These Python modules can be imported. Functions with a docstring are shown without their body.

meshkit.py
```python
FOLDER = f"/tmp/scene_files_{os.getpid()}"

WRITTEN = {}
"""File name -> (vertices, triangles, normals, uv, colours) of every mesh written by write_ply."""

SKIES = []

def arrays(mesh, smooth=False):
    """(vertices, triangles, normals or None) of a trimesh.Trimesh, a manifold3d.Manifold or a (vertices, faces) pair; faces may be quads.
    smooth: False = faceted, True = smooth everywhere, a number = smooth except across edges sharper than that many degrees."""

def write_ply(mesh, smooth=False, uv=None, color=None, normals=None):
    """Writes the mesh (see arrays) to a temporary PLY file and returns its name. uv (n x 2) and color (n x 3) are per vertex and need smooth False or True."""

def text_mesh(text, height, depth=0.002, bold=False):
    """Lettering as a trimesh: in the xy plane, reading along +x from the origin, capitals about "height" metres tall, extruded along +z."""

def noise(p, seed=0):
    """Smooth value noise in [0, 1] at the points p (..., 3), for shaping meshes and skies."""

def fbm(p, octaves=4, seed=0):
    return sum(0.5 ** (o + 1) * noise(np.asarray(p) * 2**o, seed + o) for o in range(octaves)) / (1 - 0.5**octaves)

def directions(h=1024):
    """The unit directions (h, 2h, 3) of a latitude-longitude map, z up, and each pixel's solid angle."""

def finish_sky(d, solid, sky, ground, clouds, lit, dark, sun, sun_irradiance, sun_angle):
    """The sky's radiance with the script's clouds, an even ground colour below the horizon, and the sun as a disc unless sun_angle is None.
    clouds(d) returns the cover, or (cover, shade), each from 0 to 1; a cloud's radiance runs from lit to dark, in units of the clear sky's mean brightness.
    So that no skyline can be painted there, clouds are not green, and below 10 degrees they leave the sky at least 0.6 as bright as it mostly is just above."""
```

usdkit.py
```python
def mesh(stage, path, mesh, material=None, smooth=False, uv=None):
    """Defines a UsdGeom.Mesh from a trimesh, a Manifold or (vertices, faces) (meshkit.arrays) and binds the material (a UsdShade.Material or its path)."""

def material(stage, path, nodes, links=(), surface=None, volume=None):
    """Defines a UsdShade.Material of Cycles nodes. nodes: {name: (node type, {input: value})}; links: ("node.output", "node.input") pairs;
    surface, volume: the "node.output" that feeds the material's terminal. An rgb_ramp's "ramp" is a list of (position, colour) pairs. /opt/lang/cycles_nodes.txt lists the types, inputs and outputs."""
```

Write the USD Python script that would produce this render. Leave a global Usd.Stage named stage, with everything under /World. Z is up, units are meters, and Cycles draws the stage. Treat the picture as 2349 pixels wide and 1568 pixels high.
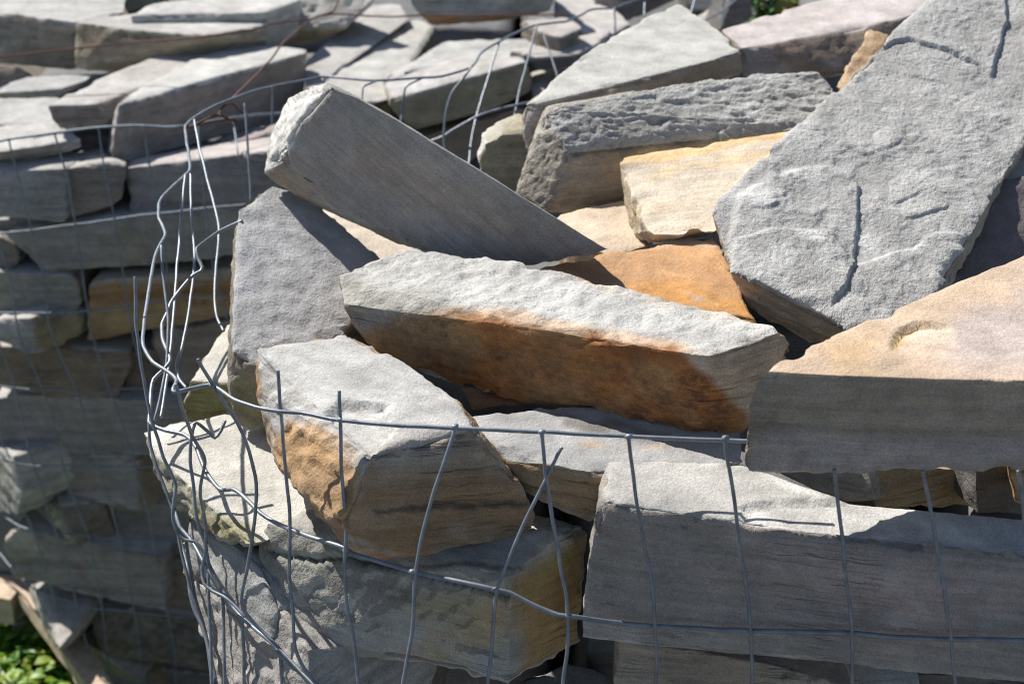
import math, random
import numpy as np, shapely, manifold3d, usdkit, meshkit
from manifold3d import Manifold
from pxr import Usd, UsdGeom, UsdLux, UsdShade, Gf, Sdf, Vt

stage = Usd.Stage.CreateInMemory()
UsdGeom.Xform.Define(stage, '/World')
UsdGeom.Scope.Define(stage, '/World/Looks')

# ------------------------------------------------------------------ camera, sky, sun, exposure
PITCH, EYE, HALF = math.radians(25.0), np.array([0, 0, 1.3]), math.radians(18.0)
cam = UsdGeom.Camera.Define(stage, '/World/camera')
cam.CreateHorizontalApertureAttr(36.0)
cam.CreateFocalLengthAttr(18.0 / math.tan(HALF))
cam.CreateFStopAttr(13.0)
cam.CreateFocusDistanceAttr(0.93)
cam.CreateExposureAttr(0.95)
cx = UsdGeom.Xformable(cam)
cx.AddTranslateOp().Set(Gf.Vec3d(*map(float, EYE)))
cx.AddRotateXOp().Set(90.0 - math.degrees(PITCH))

SUN = np.array([-0.50, 0.42, 0.76]); SUN /= np.linalg.norm(SUN)
SKY_STRENGTH, SUN_INTENSITY = 0.056, 1.25
usdkit.material(stage, '/World/Looks/sky', {
    's': ('sky_texture', {'sky_type': 'single_scattering', 'sun_disc': False, 'sun_elevation': float(math.asin(SUN[2])),
                          'sun_rotation': float(math.atan2(SUN[0], SUN[1]))}),
    'b': ('background_shader', {'strength': SKY_STRENGTH})}, [('s.color', 'b.color')], surface='b.background')
dome = UsdLux.DomeLight.Define(stage, '/World/sky')
UsdShade.MaterialBindingAPI.Apply(dome.GetPrim()).Bind(UsdShade.Material.Get(stage, '/World/Looks/sky'))
dome.GetPrim().SetCustomDataByKey('kind', 'structure')
sun = UsdLux.DistantLight.Define(stage, '/World/sun')
sun.CreateIntensityAttr(SUN_INTENSITY); sun.CreateAngleAttr(0.5); sun.CreateNormalizeAttr(True)
sun.CreateColorAttr(Gf.Vec3f(1.0, 0.955, 0.895))
z = SUN; x_ = np.cross([0, 0, 1.0], z); x_ /= np.linalg.norm(x_); y_ = np.cross(z, x_)
UsdGeom.Xformable(sun).AddTransformOp().Set(Gf.Matrix4d(*x_, 0, *y_, 0, *z, 0, 0, 0, 0, 1))

# ------------------------------------------------------------------ helpers
F = 1174.0 / math.tan(HALF)           # sight lines are written on a 2348 x 1568 grid
SP, CP = math.sin(PITCH), math.cos(PITCH)
def ray(p):
    p = np.asarray(p, float); v = (784.0 - p[..., 1]) / F
    return np.stack([(p[..., 0] - 1174.0) / F, CP + v * SP, -SP + v * CP], -1)
def place(p, a):
    """The point on the sight line p at a given height ('Z'), distance out ('Y') or depth ('D')."""
    r = ray(p)
    d = {'Z': (a[1] - EYE[2]) / r[2], 'Y': a[1] / r[1], 'D': a[1]}[a[0]]
    return EYE + r * d
def unit(v):
    v = np.asarray(v, float); return v / np.linalg.norm(v, axis=-1, keepdims=True)
def on_plane(pts, q, n):
    r = ray(np.asarray(pts, float)); n = unit(n)
    return EYE + r * ((n @ (q - EYE)) / (r @ n))[:, None]
def pixels(x):
    d = x - EYE
    depth = d[:, 1] * CP - d[:, 2] * SP; up = d[:, 1] * SP + d[:, 2] * CP
    return np.stack([1174 + F * d[:, 0] / depth, 784 - F * up / depth], 1)

used = {}
def numbered(path):
    k = used.get(path, 0); used[path] = k + 1
    return path if k == 0 else f'{path}_{k:03d}'
def tag(prim, label=None, category=None, group=None, kind=None):
    for k, v in (('label', label), ('category', category), ('group', group), ('kind', kind)):
        if v: prim.SetCustomDataByKey(k, v)
def thing(name, label, category, group=None):
    x = UsdGeom.Xform.Define(stage, numbered('/World/' + name)); tag(x.GetPrim(), label, category, group)
    return str(x.GetPath())
def put(path, v, f, mat, n=None, col=None, vec=None, edge=None):
    m = UsdGeom.Mesh.Define(stage, path)
    m.CreatePointsAttr(Vt.Vec3fArray.FromNumpy(np.asarray(v, np.float32)))
    m.CreateFaceVertexCountsAttr(Vt.IntArray.FromNumpy(np.full(len(f), 3, np.int32)))
    m.CreateFaceVertexIndicesAttr(Vt.IntArray.FromNumpy(np.asarray(f, np.int32).ravel()))
    m.CreateSubdivisionSchemeAttr('none')
    if n is not None:
        m.CreateNormalsAttr(Vt.Vec3fArray.FromNumpy(np.asarray(n, np.float32))); m.SetNormalsInterpolation('vertex')
    api = UsdGeom.PrimvarsAPI(m)
    if col is not None:
        api.CreatePrimvar('tone', Sdf.ValueTypeNames.Color3fArray, 'vertex').Set(Vt.Vec3fArray.FromNumpy(np.asarray(col, np.float32)))
    if vec is not None:
        api.CreatePrimvar('grain', Sdf.ValueTypeNames.Vector3fArray, 'vertex').Set(Vt.Vec3fArray.FromNumpy(np.asarray(vec, np.float32)))
    if edge is not None:
        api.CreatePrimvar('split', Sdf.ValueTypeNames.FloatArray, 'vertex').Set(Vt.FloatArray.FromNumpy(np.asarray(edge, np.float32)))
    UsdShade.MaterialBindingAPI.Apply(m.GetPrim()).Bind(UsdShade.Material.Get(stage, '/World/Looks/' + mat))
    return m.GetPrim()

# ------------------------------------------------------------------ materials
def sandstone(name, grit, strength, contrast):
    """Sandstone: the stone's own tone, broken up by quartz grain, fine bedding streaks and small pits."""
    c = contrast
    usdkit.material(stage, '/World/Looks/' + name, {
        'a': ('attribute', {'attribute': 'tone'}), 'g': ('attribute', {'attribute': 'grain'}),
        'm': ('mapping', {'scale': (25, 25, 380)}),
        'st': ('noise_texture', {'scale': 1.0, 'detail': 4.0, 'roughness': 0.6}),
        'n1': ('noise_texture', {'scale': 1100.0, 'detail': 2.0, 'roughness': 0.6}),
        'n3': ('noise_texture', {'scale': grit, 'detail': 3.0, 'roughness': 0.6}),
        'n2': ('noise_texture', {'scale': 38.0, 'detail': 8.0, 'roughness': 0.7}),
        'r1': ('map_range', {'from_min': 0.25, 'from_max': 0.75, 'to_min': 1 - .5 * c, 'to_max': 1 + .5 * c}),
        'r2': ('map_range', {'from_min': 0.3, 'from_max': 0.7, 'to_min': 0.76, 'to_max': 1.22}),
        'r3': ('map_range', {'from_min': 0.3, 'from_max': 0.7, 'to_min': 0.84, 'to_max': 1.14}),
        'k1': ('math', {'math_type': 'multiply'}), 'k2': ('math', {'math_type': 'multiply'}), 'k3': ('math', {'math_type': 'multiply'}),
        'sp': ('attribute', {'attribute': 'split'}), 'm2': ('mapping', {'scale': (5, 5, 190)}),
        's2': ('noise_texture', {'scale': 1.0, 'detail': 3.0}), 's3': ('noise_texture', {'scale': 11.0, 'detail': 2.0}),
        'd1': ('math', {'math_type': 'subtract', 'value2': .5}), 'd2': ('math', {'math_type': 'absolute'}),
        'd3': ('map_range', {'from_min': 0.0, 'from_max': 0.010, 'to_min': 1.0, 'to_max': 0.0, 'clamp': True}),
        'd4': ('map_range', {'from_min': 0.53, 'from_max': 0.62, 'clamp': True}),
        'd5': ('math', {'math_type': 'multiply'}), 'd6': ('math', {'math_type': 'multiply'}),
        'd7': ('map_range', {'to_min': 1.0, 'to_max': 0.55}), 'd8': ('math', {'math_type': 'multiply', 'value2': -1.2}), 'hh': ('math', {'math_type': 'add'}),
        'c': ('vector_math', {'math_type': 'scale'}),
        'h1': ('math', {'math_type': 'multiply', 'value2': 0.35}), 'h': ('math', {'math_type': 'add'}),
        'b': ('bump', {'strength': 1.0, 'distance': strength}),
        'p': ('principled_bsdf', {'roughness': 0.8, 'specular_ior_level': 0.25, 'diffuse_roughness': 0.4})},
        [('g.vector', 'm.vector'), ('m.vector', 'st.vector'), ('g.vector', 'n1.vector'), ('g.vector', 'n2.vector'), ('g.vector', 'n3.vector'),
         ('n1.fac', 'r1.value'), ('n2.fac', 'r2.value'), ('st.fac', 'r3.value'),
         ('r1.result', 'k1.value1'), ('r2.result', 'k1.value2'), ('k1.value', 'k2.value1'), ('r3.result', 'k2.value2'),
         ('a.color', 'c.vector1'), ('k2.value', 'k3.value1'), ('d7.result', 'k3.value2'), ('k3.value', 'c.scale'), ('c.vector', 'p.base_color'),
         ('g.vector', 'm2.vector'), ('m2.vector', 's2.vector'), ('g.vector', 's3.vector'), ('s2.fac', 'd1.value1'), ('d1.value', 'd2.value1'),
         ('d2.value', 'd3.value'), ('s3.fac', 'd4.value'), ('d3.result', 'd5.value1'), ('d4.result', 'd5.value2'), ('d5.value', 'd6.value1'), ('sp.fac', 'd6.value2'),
         ('d6.value', 'd7.value'), ('d6.value', 'd8.value1'), ('h.value', 'hh.value1'), ('d8.value', 'hh.value2'),
         ('n1.fac', 'h1.value1'), ('h1.value', 'h.value1'), ('n3.fac', 'h.value2'), ('hh.value', 'b.height'),
         ('b.normal', 'p.normal')], surface='p.BSDF')
sandstone('sandstone', 420.0, .0008, .62)
sandstone('gritty_sandstone', 380.0, .0015, .7)
sandstone('far_sandstone', 150.0, .0014, .8)
def plain(name, color, rough=0.6, metal=0.0, scale=60.0, vary=0.35, bump=0.0):
    usdkit.material(stage, '/World/Looks/' + name, {
        'g': ('geometry', {}), 'n': ('noise_texture', {'scale': scale, 'detail': 4.0}),
        'r': ('map_range', {'from_min': 0.25, 'from_max': 0.75, 'to_min': 1 - vary, 'to_max': 1 + vary}),
        'c': ('vector_math', {'math_type': 'scale', 'vector1': color}),
        'b': ('bump', {'strength': 0.6, 'distance': max(bump, 1e-5)}),
        'p': ('principled_bsdf', {'roughness': rough, 'metallic': metal})},
        [('g.position', 'n.vector'), ('n.fac', 'r.value'), ('r.result', 'c.scale'), ('c.vector', 'p.base_color'),
         ('n.fac', 'b.height'), ('b.normal', 'p.normal')], surface='p.BSDF')
plain('shaded_wire', (0.14, 0.17, 0.20), 0.6, 0.2, 140.0, 0.3, 0.0004)  # galvanised wire toned darker for the shade on the far cage
plain('galvanised_wire', (0.16, 0.182, 0.21), 0.48, 0.45, 140.0, 0.3, 0.0004)
plain('rusty_wire', (0.075, 0.028, 0.018), 0.8, 0.0, 300.0, 0.5, 0.0006)
plain('soil', (0.075, 0.062, 0.045), 0.95, 0.0, 40.0, 0.5, 0.01)
plain('weathered_wood', (0.34, 0.26, 0.185), 0.8, 0.0, 90.0, 0.3, 0.002)
def leafy(name, color):
    usdkit.material(stage, '/World/Looks/' + name, {
        'a': ('attribute', {'attribute': 'tone'}),
        'p': ('principled_bsdf', {'roughness': 0.45, 'specular_ior_level': 0.4}), 't': ('translucent_bsdf', {}),
        'm': ('mix_closure', {'fac': 0.4})},
        [('a.color', 'p.base_color'), ('a.color', 't.color'), ('p.BSDF', 'm.closure1'), ('t.BSDF', 'm.closure2')], surface='m.closure')
leafy('leaf', None)

# ------------------------------------------------------------------ the stones
GREY, BLUE, PALE, FRESH_LIT = (.345, .342, .325), (.30, .315, .325), (.43, .425, .405), (.45, .44, .415)
BROWN, DARK, TAN, RUST, ORANGE, OLIVE, PURPLE = (.26, .225, .19), (.15, .14, .13), (.47, .35, .235), (.21, .075, .02), (.52, .25, .07), (.20, .18, .09), (.27, .235, .225)
FRONT, LEFT, BACK = 'stones heaped in the front wire cage', 'stones stacked in the left wire cage', 'stones on top of the pile behind'
count = [0]

def smooth(t):
    t = np.clip(t, 0, 1); return t * t * (3 - 2 * t)

def inside(px, poly, soft):
    pg = shapely.Polygon(poly).buffer(0)
    pt = shapely.points(px)
    d = shapely.distance(pt, pg.boundary) if hasattr(pg, 'boundary') else 0
    sgn = np.where(shapely.contains_xy(pg, px[:, 0], px[:, 1]), d, -d)
    return smooth(0.5 + sgn / (2 * soft))

def S(label, P, a, n, sides=(), th=.05, ct=GREY, cs=BROWN, L=.0035, top=.0007, side=.0016, chip=.0012, strata=.0012,
      paint=(), plates=(), group=FRONT, free=False, mat='sandstone', name='stone_block', bed=None, fine=None, shrink=.96, cuts=(), dirt=.35, flake=0.0, ragged=1.0, cap=None, mainflat=None, hack=0.0):
    """One stone: its main face P lies in the plane with normal n through the anchor a; each of sides = (corner, normal, outline) adds the
    outline of a further face in the plane through that corner; th is how deep it goes behind the main face."""
    count[0] += 1; sd = count[0]; n = unit(n)
    P = np.asarray(P, float)
    q = place(P[a[2]] if len(a) > 2 else P.mean(0), a)
    pts = [on_plane(P, q, n)]; px = [P]
    for i, ns, out in sides:
        allp = np.vstack(pts)
        out = np.asarray(out, float)
        pts.append(on_plane(out, allp[i], ns)); px.append(out)
    seen = np.vstack(pts); px = np.vstack(px)
    hull2 = shapely.MultiPoint(px).convex_hull.buffer(1.5)
    c = pts[0].mean(0) - n * th * .5
    extra = []
    for v in pts[0]:
        w = v - n * th
        if free:
            extra.append(c + (w - c) * shrink); continue
        for t in np.linspace(1, 0, 21):
            e = c + t * (w - c)
            if shapely.contains_xy(hull2, *pixels(e[None])[0]): break
        extra.append(e)
    m = Manifold.hull_points(np.vstack([seen, extra]).astype(np.float64))
    mm = m.to_mesh(); hv, hf = mm.vert_properties[:, :3].astype(float), mm.tri_verts
    nr = np.cross(hv[hf[:, 1]] - hv[hf[:, 0]], hv[hf[:, 2]] - hv[hf[:, 0]]); ar = np.linalg.norm(nr, axis=1)
    planes = []
    for k in np.argsort(-ar):
        if ar[k] < 1e-9: continue
        u = nr[k] / ar[k]
        if not any(u @ p[0] > .996 for p in planes): planes.append((u, u @ hv[hf[k, 0]]))
    N = np.array([p[0] for p in planes]); D = np.array([p[1] for p in planes])
    size = np.ptp(hv, axis=0).max()
    for poly in cuts:                                            # pieces broken out of the stone's outline, right through it
        e = on_plane(np.asarray(poly, float), q, n)
        m = m - Manifold.hull_points(np.vstack([e + n * .02, e - n * (th + .06)]))
    rm = m.refine_to_length(max(L, size / 340)).to_mesh()
    v, f = rm.vert_properties[:, :3].astype(float), rm.tri_verts.astype(int)
    sdist = v @ N.T - D
    o = np.argsort(-sdist, 1)[:, :2]
    prim = o[:, 0]; gap = np.where((N @ N.T)[prim] < .9, -sdist, 9.0).min(1)
    wts = np.exp(np.clip(sdist, -.05, 0) / .0025); nn = unit(wts @ N)
    bed = unit(n if bed is None and n[2] > .6 else ((0.06 * math.sin(sd), -.05, 1) if bed is None else bed))
    main = unit(n)
    t1 = unit(np.cross(bed, [.3, 1, .1])); t2 = np.cross(bed, t1)
    g = np.stack([v @ t1, v @ t2, v @ bed], 1) + sd * 1.37
    flat = smooth((np.abs(N @ bed)[prim] - .75) / .2)            # 1 on bedding faces, 0 on broken edges
    onmain = smooth(((N @ main)[prim] - .8) / .15)
    smoothmain = n[2] > .6 if mainflat is None else mainflat
    low = meshkit.fbm(g * 22, 3, sd); mid = meshkit.fbm(g * 130, 3, sd + 50)
    warp = meshkit.noise(g * 9, sd + 7)
    b1 = g[:, 2:3] * 210 + warp[:, None] * 1.6
    lay = meshkit.fbm(np.hstack([b1, g[:, :1] * 7, g[:, 1:2] * 7]), 3, sd + 90)
    calm = np.maximum(flat, onmain) if smoothmain else flat
    hgt = calm * top * 2.2 * (mid - .5) + (1 - calm) * (side * 3.0 * (mid - .5) + strata * 2.0 * (lay - .5)) + (low - .5) * size * .006
    if flake:
        fl = meshkit.fbm(np.stack([g[:, 0] * 24, g[:, 1] * 24, g[:, 2] * 30], 1) + .25 * mid[:, None], 4, sd + 31)
        st = np.floor(fl * 11); fr = fl * 11 - st
        hgt = hgt + onmain * flake * (st + smooth((fr - .86) / .14) - 4.5)
    if hack:                                                     # a face broken with the hammer: small ridges and scoops in rows
        u1 = unit(np.cross(main, [0, 0, 1.0])); u2 = np.cross(main, u1)
        q2 = np.stack([v @ u1 * 60, v @ u2 * 170, v @ main * 90], 1) + sd
        q2 = q2 + 1.1 * np.stack([meshkit.fbm(q2 * .6 + k * 7, 2, sd + k) for k in range(3)], 1)
        rd = np.abs(2 * meshkit.fbm(q2, 4, sd + 3) - 1); r2 = np.abs(2 * meshkit.fbm(q2 * 2.3, 3, sd + 5) - 1)
        hgt = hgt - np.maximum(onmain, .6 * (1 - flat)) * hack * (1.1 * np.minimum(rd * 1.7, 1) + .8 * r2 + .9 * mid - 1.3)
    e = np.exp(-np.maximum(gap, 0) / (chip * 1.3 + 1e-6))
    nick = meshkit.fbm(g * 60, 3, sd + 13); nick2 = meshkit.noise(g * 17, sd + 23)
    hgt = hgt - chip * e * (.25 + 1.3 * nick + ragged * 2.2 * smooth((nick2 - .62) / .3))
    jit = np.stack([meshkit.fbm(g * 55 + k * 3.7, 3, sd + 40 + k) for k in range(2)], 1) - .5
    vp = pixels(v) + jit * 22
    big = np.exp(-np.maximum(gap, 0) / .0042) * smooth((meshkit.fbm(g * 34, 3, sd + 17) - .58) / .10)
    hgt = hgt - min(.0042, chip * 3.2) * big * ragged
    for item in plates:
        w = inside(vp, item[0], item[2])
        if len(item) > 3: w = w * inside(vp, item[3], item[4])
        hgt = hgt + item[1] * w * (N @ main > .9)[prim]
    v2 = v + nn * hgt[:, None]
    # stone colours: sides weathered brown; sides and wall fronts darkened as painted shade
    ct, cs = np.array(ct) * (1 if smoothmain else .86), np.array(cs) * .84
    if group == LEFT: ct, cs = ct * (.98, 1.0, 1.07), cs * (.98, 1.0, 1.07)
    band = (.62 + .76 * lay[:, None])
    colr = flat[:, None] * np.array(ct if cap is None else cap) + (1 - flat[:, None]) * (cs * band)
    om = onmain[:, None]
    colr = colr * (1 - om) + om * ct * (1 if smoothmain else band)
    stain = smooth((meshkit.fbm(g * 13, 4, sd + 61) - .52) / .2)[:, None] * dirt
    colr = colr * (1 - stain * (1 - flat[:, None] * .6)) + stain * (1 - flat[:, None] * .6) * np.array((.21, .165, .115))
    colr = colr * (.86 + .28 * low[:, None])
    chipped = (e * smooth((nick - .45) / .25))[:, None] * .5
    colr = colr * (1 - chipped) + chipped * np.minimum(ct * 1.25, .62)
    vp2 = pixels(v2) + jit * 34
    facing = ((N * unit(EYE - hv.mean(0))).sum(1) > .02)[prim]
    for item in paint:
        poly, tone, soft, k = item[:4]
        w = inside(vp2, poly, soft) * facing
        if len(item) > 4:                                        # broken up by noise, item[4] per metre
            w = w * smooth((meshkit.fbm(g * item[4], 4, sd + 71) - .36) / .22)
        if len(item) > 5:                                        # only on the faces that look along item[5]
            w = w * smooth(((N @ unit(item[5]))[prim] - .6) / .2)
        w = (w * k)[:, None]
        colr = colr * (1 - w) + w * np.array(tone) * (.8 + .4 * mid[:, None])
    # crisp along the stone's edges, smooth within a face
    fp = np.argmax(v[f].mean(1) @ N.T - D, 1)
    key = f * len(N) + fp[:, None]
    uq, first, inv = np.unique(key.ravel(), return_index=True, return_inverse=True)
    vi = f.ravel()[first]; ff = inv.reshape(-1, 3)
    vv = v2[vi]
    fn = np.cross(vv[ff[:, 1]] - vv[ff[:, 0]], vv[ff[:, 2]] - vv[ff[:, 0]])
    vn = np.zeros_like(vv)
    for k in range(3): np.add.at(vn, ff[:, k], fn)
    vn = vn / np.maximum(np.linalg.norm(vn, axis=1, keepdims=True), 1e-20)
    prim_ = put(numbered('/World/' + name), vv, ff, mat, vn, np.clip(colr[vi], .01, .8), g[vi], (1 - np.maximum(flat, onmain if smoothmain else 0))[vi])
    tag(prim_, label, 'stone', group)
    return prim_
# ------------------------------------------------------------------ the front pile
def flake_edge(line, h):
    """A thin flake of the face: sharp along the given edge, running out flat on its other side."""
    p = np.array(line, float)
    near = lambda a, b: [tuple(q) for q in p + [a, b]]
    return (near(25, 20) + near(-26, -20)[::-1], h * .6, 18, near(0, 0) + near(-60, -46)[::-1], 1.6)
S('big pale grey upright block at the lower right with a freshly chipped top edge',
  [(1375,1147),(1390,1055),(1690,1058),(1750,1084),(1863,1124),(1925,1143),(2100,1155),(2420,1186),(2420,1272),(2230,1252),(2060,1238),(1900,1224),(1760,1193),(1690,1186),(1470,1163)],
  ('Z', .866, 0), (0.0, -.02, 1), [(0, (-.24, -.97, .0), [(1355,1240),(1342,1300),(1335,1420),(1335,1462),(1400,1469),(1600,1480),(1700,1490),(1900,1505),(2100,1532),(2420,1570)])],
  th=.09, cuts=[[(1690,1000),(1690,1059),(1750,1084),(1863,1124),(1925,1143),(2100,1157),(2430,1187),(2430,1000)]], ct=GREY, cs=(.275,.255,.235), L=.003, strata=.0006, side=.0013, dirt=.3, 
  paint=[([(1692,1165),(1853,1143),(1918,1141),(2420,1150),(2420,1290),(1690,1230),(1660,1195)], FRESH_LIT, 4, .9, 60, (0,0,1)),  # fresh break, painted paler still in place of its tilt to the sun
         ([(1740,1070),(1870,1124),(1920,1150),(1800,1115)], FRESH_LIT, 5, .9),
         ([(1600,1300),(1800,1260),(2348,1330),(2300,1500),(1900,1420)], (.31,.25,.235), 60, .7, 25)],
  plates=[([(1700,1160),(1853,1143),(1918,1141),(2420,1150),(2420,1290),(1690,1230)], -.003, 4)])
S('wide tan slab with a C-shaped pit in its top, overhanging at the right edge',
  [(1750,849),(1836,856),(1921,860),(2068,859),(2126,862),(2229,870),(2420,874),(2420,553),(2348,590),(2180,655),(2060,702),(1900,770),(1770,832)],
  ('Z', .955, 0), (-.02, -.03, 1), [(0, (-.12, -1, -.02), [(1733,871),(1723,909),(1716,936),(1711,994),(1706,1029),(1696,1052),(1699,1073),(1713,1085),(1778,1078),(1887,1081),(2126,1086),(2314,1079),(2420,1079)])],
  th=.012, ct=(.425,.325,.235), cs=(.30,.255,.20), L=.0026, top=.0006, side=.0014, strata=.0004, dirt=.45, name='stone_slab',
  paint=[([(1800,850),(1900,790),(2020,760),(2000,860)], (.50,.35,.19), 40, .7, 20, (0,0,1)),
         ([(2080,760),(2420,600),(2420,860),(2200,850)], (.37,.315,.29), 50, .9, 16, (0,0,1)),
         ([(2070,775),(2120,750),(2180,755),(2185,800),(2120,812),(2075,805)], (.50,.42,.32), 6, .7, 60, (0,0,1)), ([(2046,806),(2044,780),(2060,758),(2100,734),(2135,735),(2172,752),(2130,750),(2100,752),(2070,778),(2062,806)], (.30,.22,.11), 3, .9),
         ([(1760,990),(2420,1010),(2420,1080),(1700,1080)], (.30,.27,.26), 25, .7)],
  plates=[([(2062,795),(2058,768),(2078,748),(2118,738),(2160,745),(2186,762),(2188,792),(2160,812),(2110,815)], -.0005, 7),
          ([(2050,805),(2046,780),(2060,762),(2078,748),(2100,738),(2130,738),(2170,750),(2160,755),(2128,748),(2100,750),(2082,758),(2062,776),(2056,803)], -.0034, 2.5)])
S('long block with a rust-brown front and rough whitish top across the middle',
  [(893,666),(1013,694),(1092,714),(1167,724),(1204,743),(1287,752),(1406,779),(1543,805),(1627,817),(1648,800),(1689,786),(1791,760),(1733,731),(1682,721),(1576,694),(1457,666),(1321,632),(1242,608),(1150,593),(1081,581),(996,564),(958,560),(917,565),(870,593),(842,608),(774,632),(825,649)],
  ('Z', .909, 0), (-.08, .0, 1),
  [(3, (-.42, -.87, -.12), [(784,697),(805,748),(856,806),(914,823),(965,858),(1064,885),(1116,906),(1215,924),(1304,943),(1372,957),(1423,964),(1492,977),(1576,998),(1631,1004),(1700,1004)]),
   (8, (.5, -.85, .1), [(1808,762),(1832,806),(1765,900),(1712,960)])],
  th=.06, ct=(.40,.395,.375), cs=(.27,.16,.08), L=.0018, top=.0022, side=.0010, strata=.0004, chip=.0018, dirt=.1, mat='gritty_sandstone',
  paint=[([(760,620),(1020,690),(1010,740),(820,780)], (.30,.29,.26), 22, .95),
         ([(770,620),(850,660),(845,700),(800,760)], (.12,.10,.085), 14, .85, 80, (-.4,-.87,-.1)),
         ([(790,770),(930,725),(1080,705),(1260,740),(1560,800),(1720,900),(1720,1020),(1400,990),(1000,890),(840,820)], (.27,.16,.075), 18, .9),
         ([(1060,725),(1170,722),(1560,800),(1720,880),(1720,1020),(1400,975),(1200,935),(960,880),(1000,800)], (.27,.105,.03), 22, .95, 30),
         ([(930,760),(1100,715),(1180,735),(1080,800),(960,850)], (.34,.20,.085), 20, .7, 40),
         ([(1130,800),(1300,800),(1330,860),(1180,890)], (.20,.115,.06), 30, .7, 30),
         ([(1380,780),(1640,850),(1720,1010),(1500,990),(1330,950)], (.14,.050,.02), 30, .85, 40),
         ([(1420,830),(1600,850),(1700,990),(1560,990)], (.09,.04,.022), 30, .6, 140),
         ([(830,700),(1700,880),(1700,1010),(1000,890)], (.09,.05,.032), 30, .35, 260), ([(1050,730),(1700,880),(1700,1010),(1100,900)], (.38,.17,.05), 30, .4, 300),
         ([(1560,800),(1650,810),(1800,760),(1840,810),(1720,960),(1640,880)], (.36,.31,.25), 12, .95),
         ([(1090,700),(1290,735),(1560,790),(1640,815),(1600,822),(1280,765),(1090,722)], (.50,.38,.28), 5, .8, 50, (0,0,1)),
         ([(1200,600),(1500,670),(1740,725),(1790,755),(1700,745),(1400,670)], (.42,.37,.30), 9, .8, 40, (0,0,1))])
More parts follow.
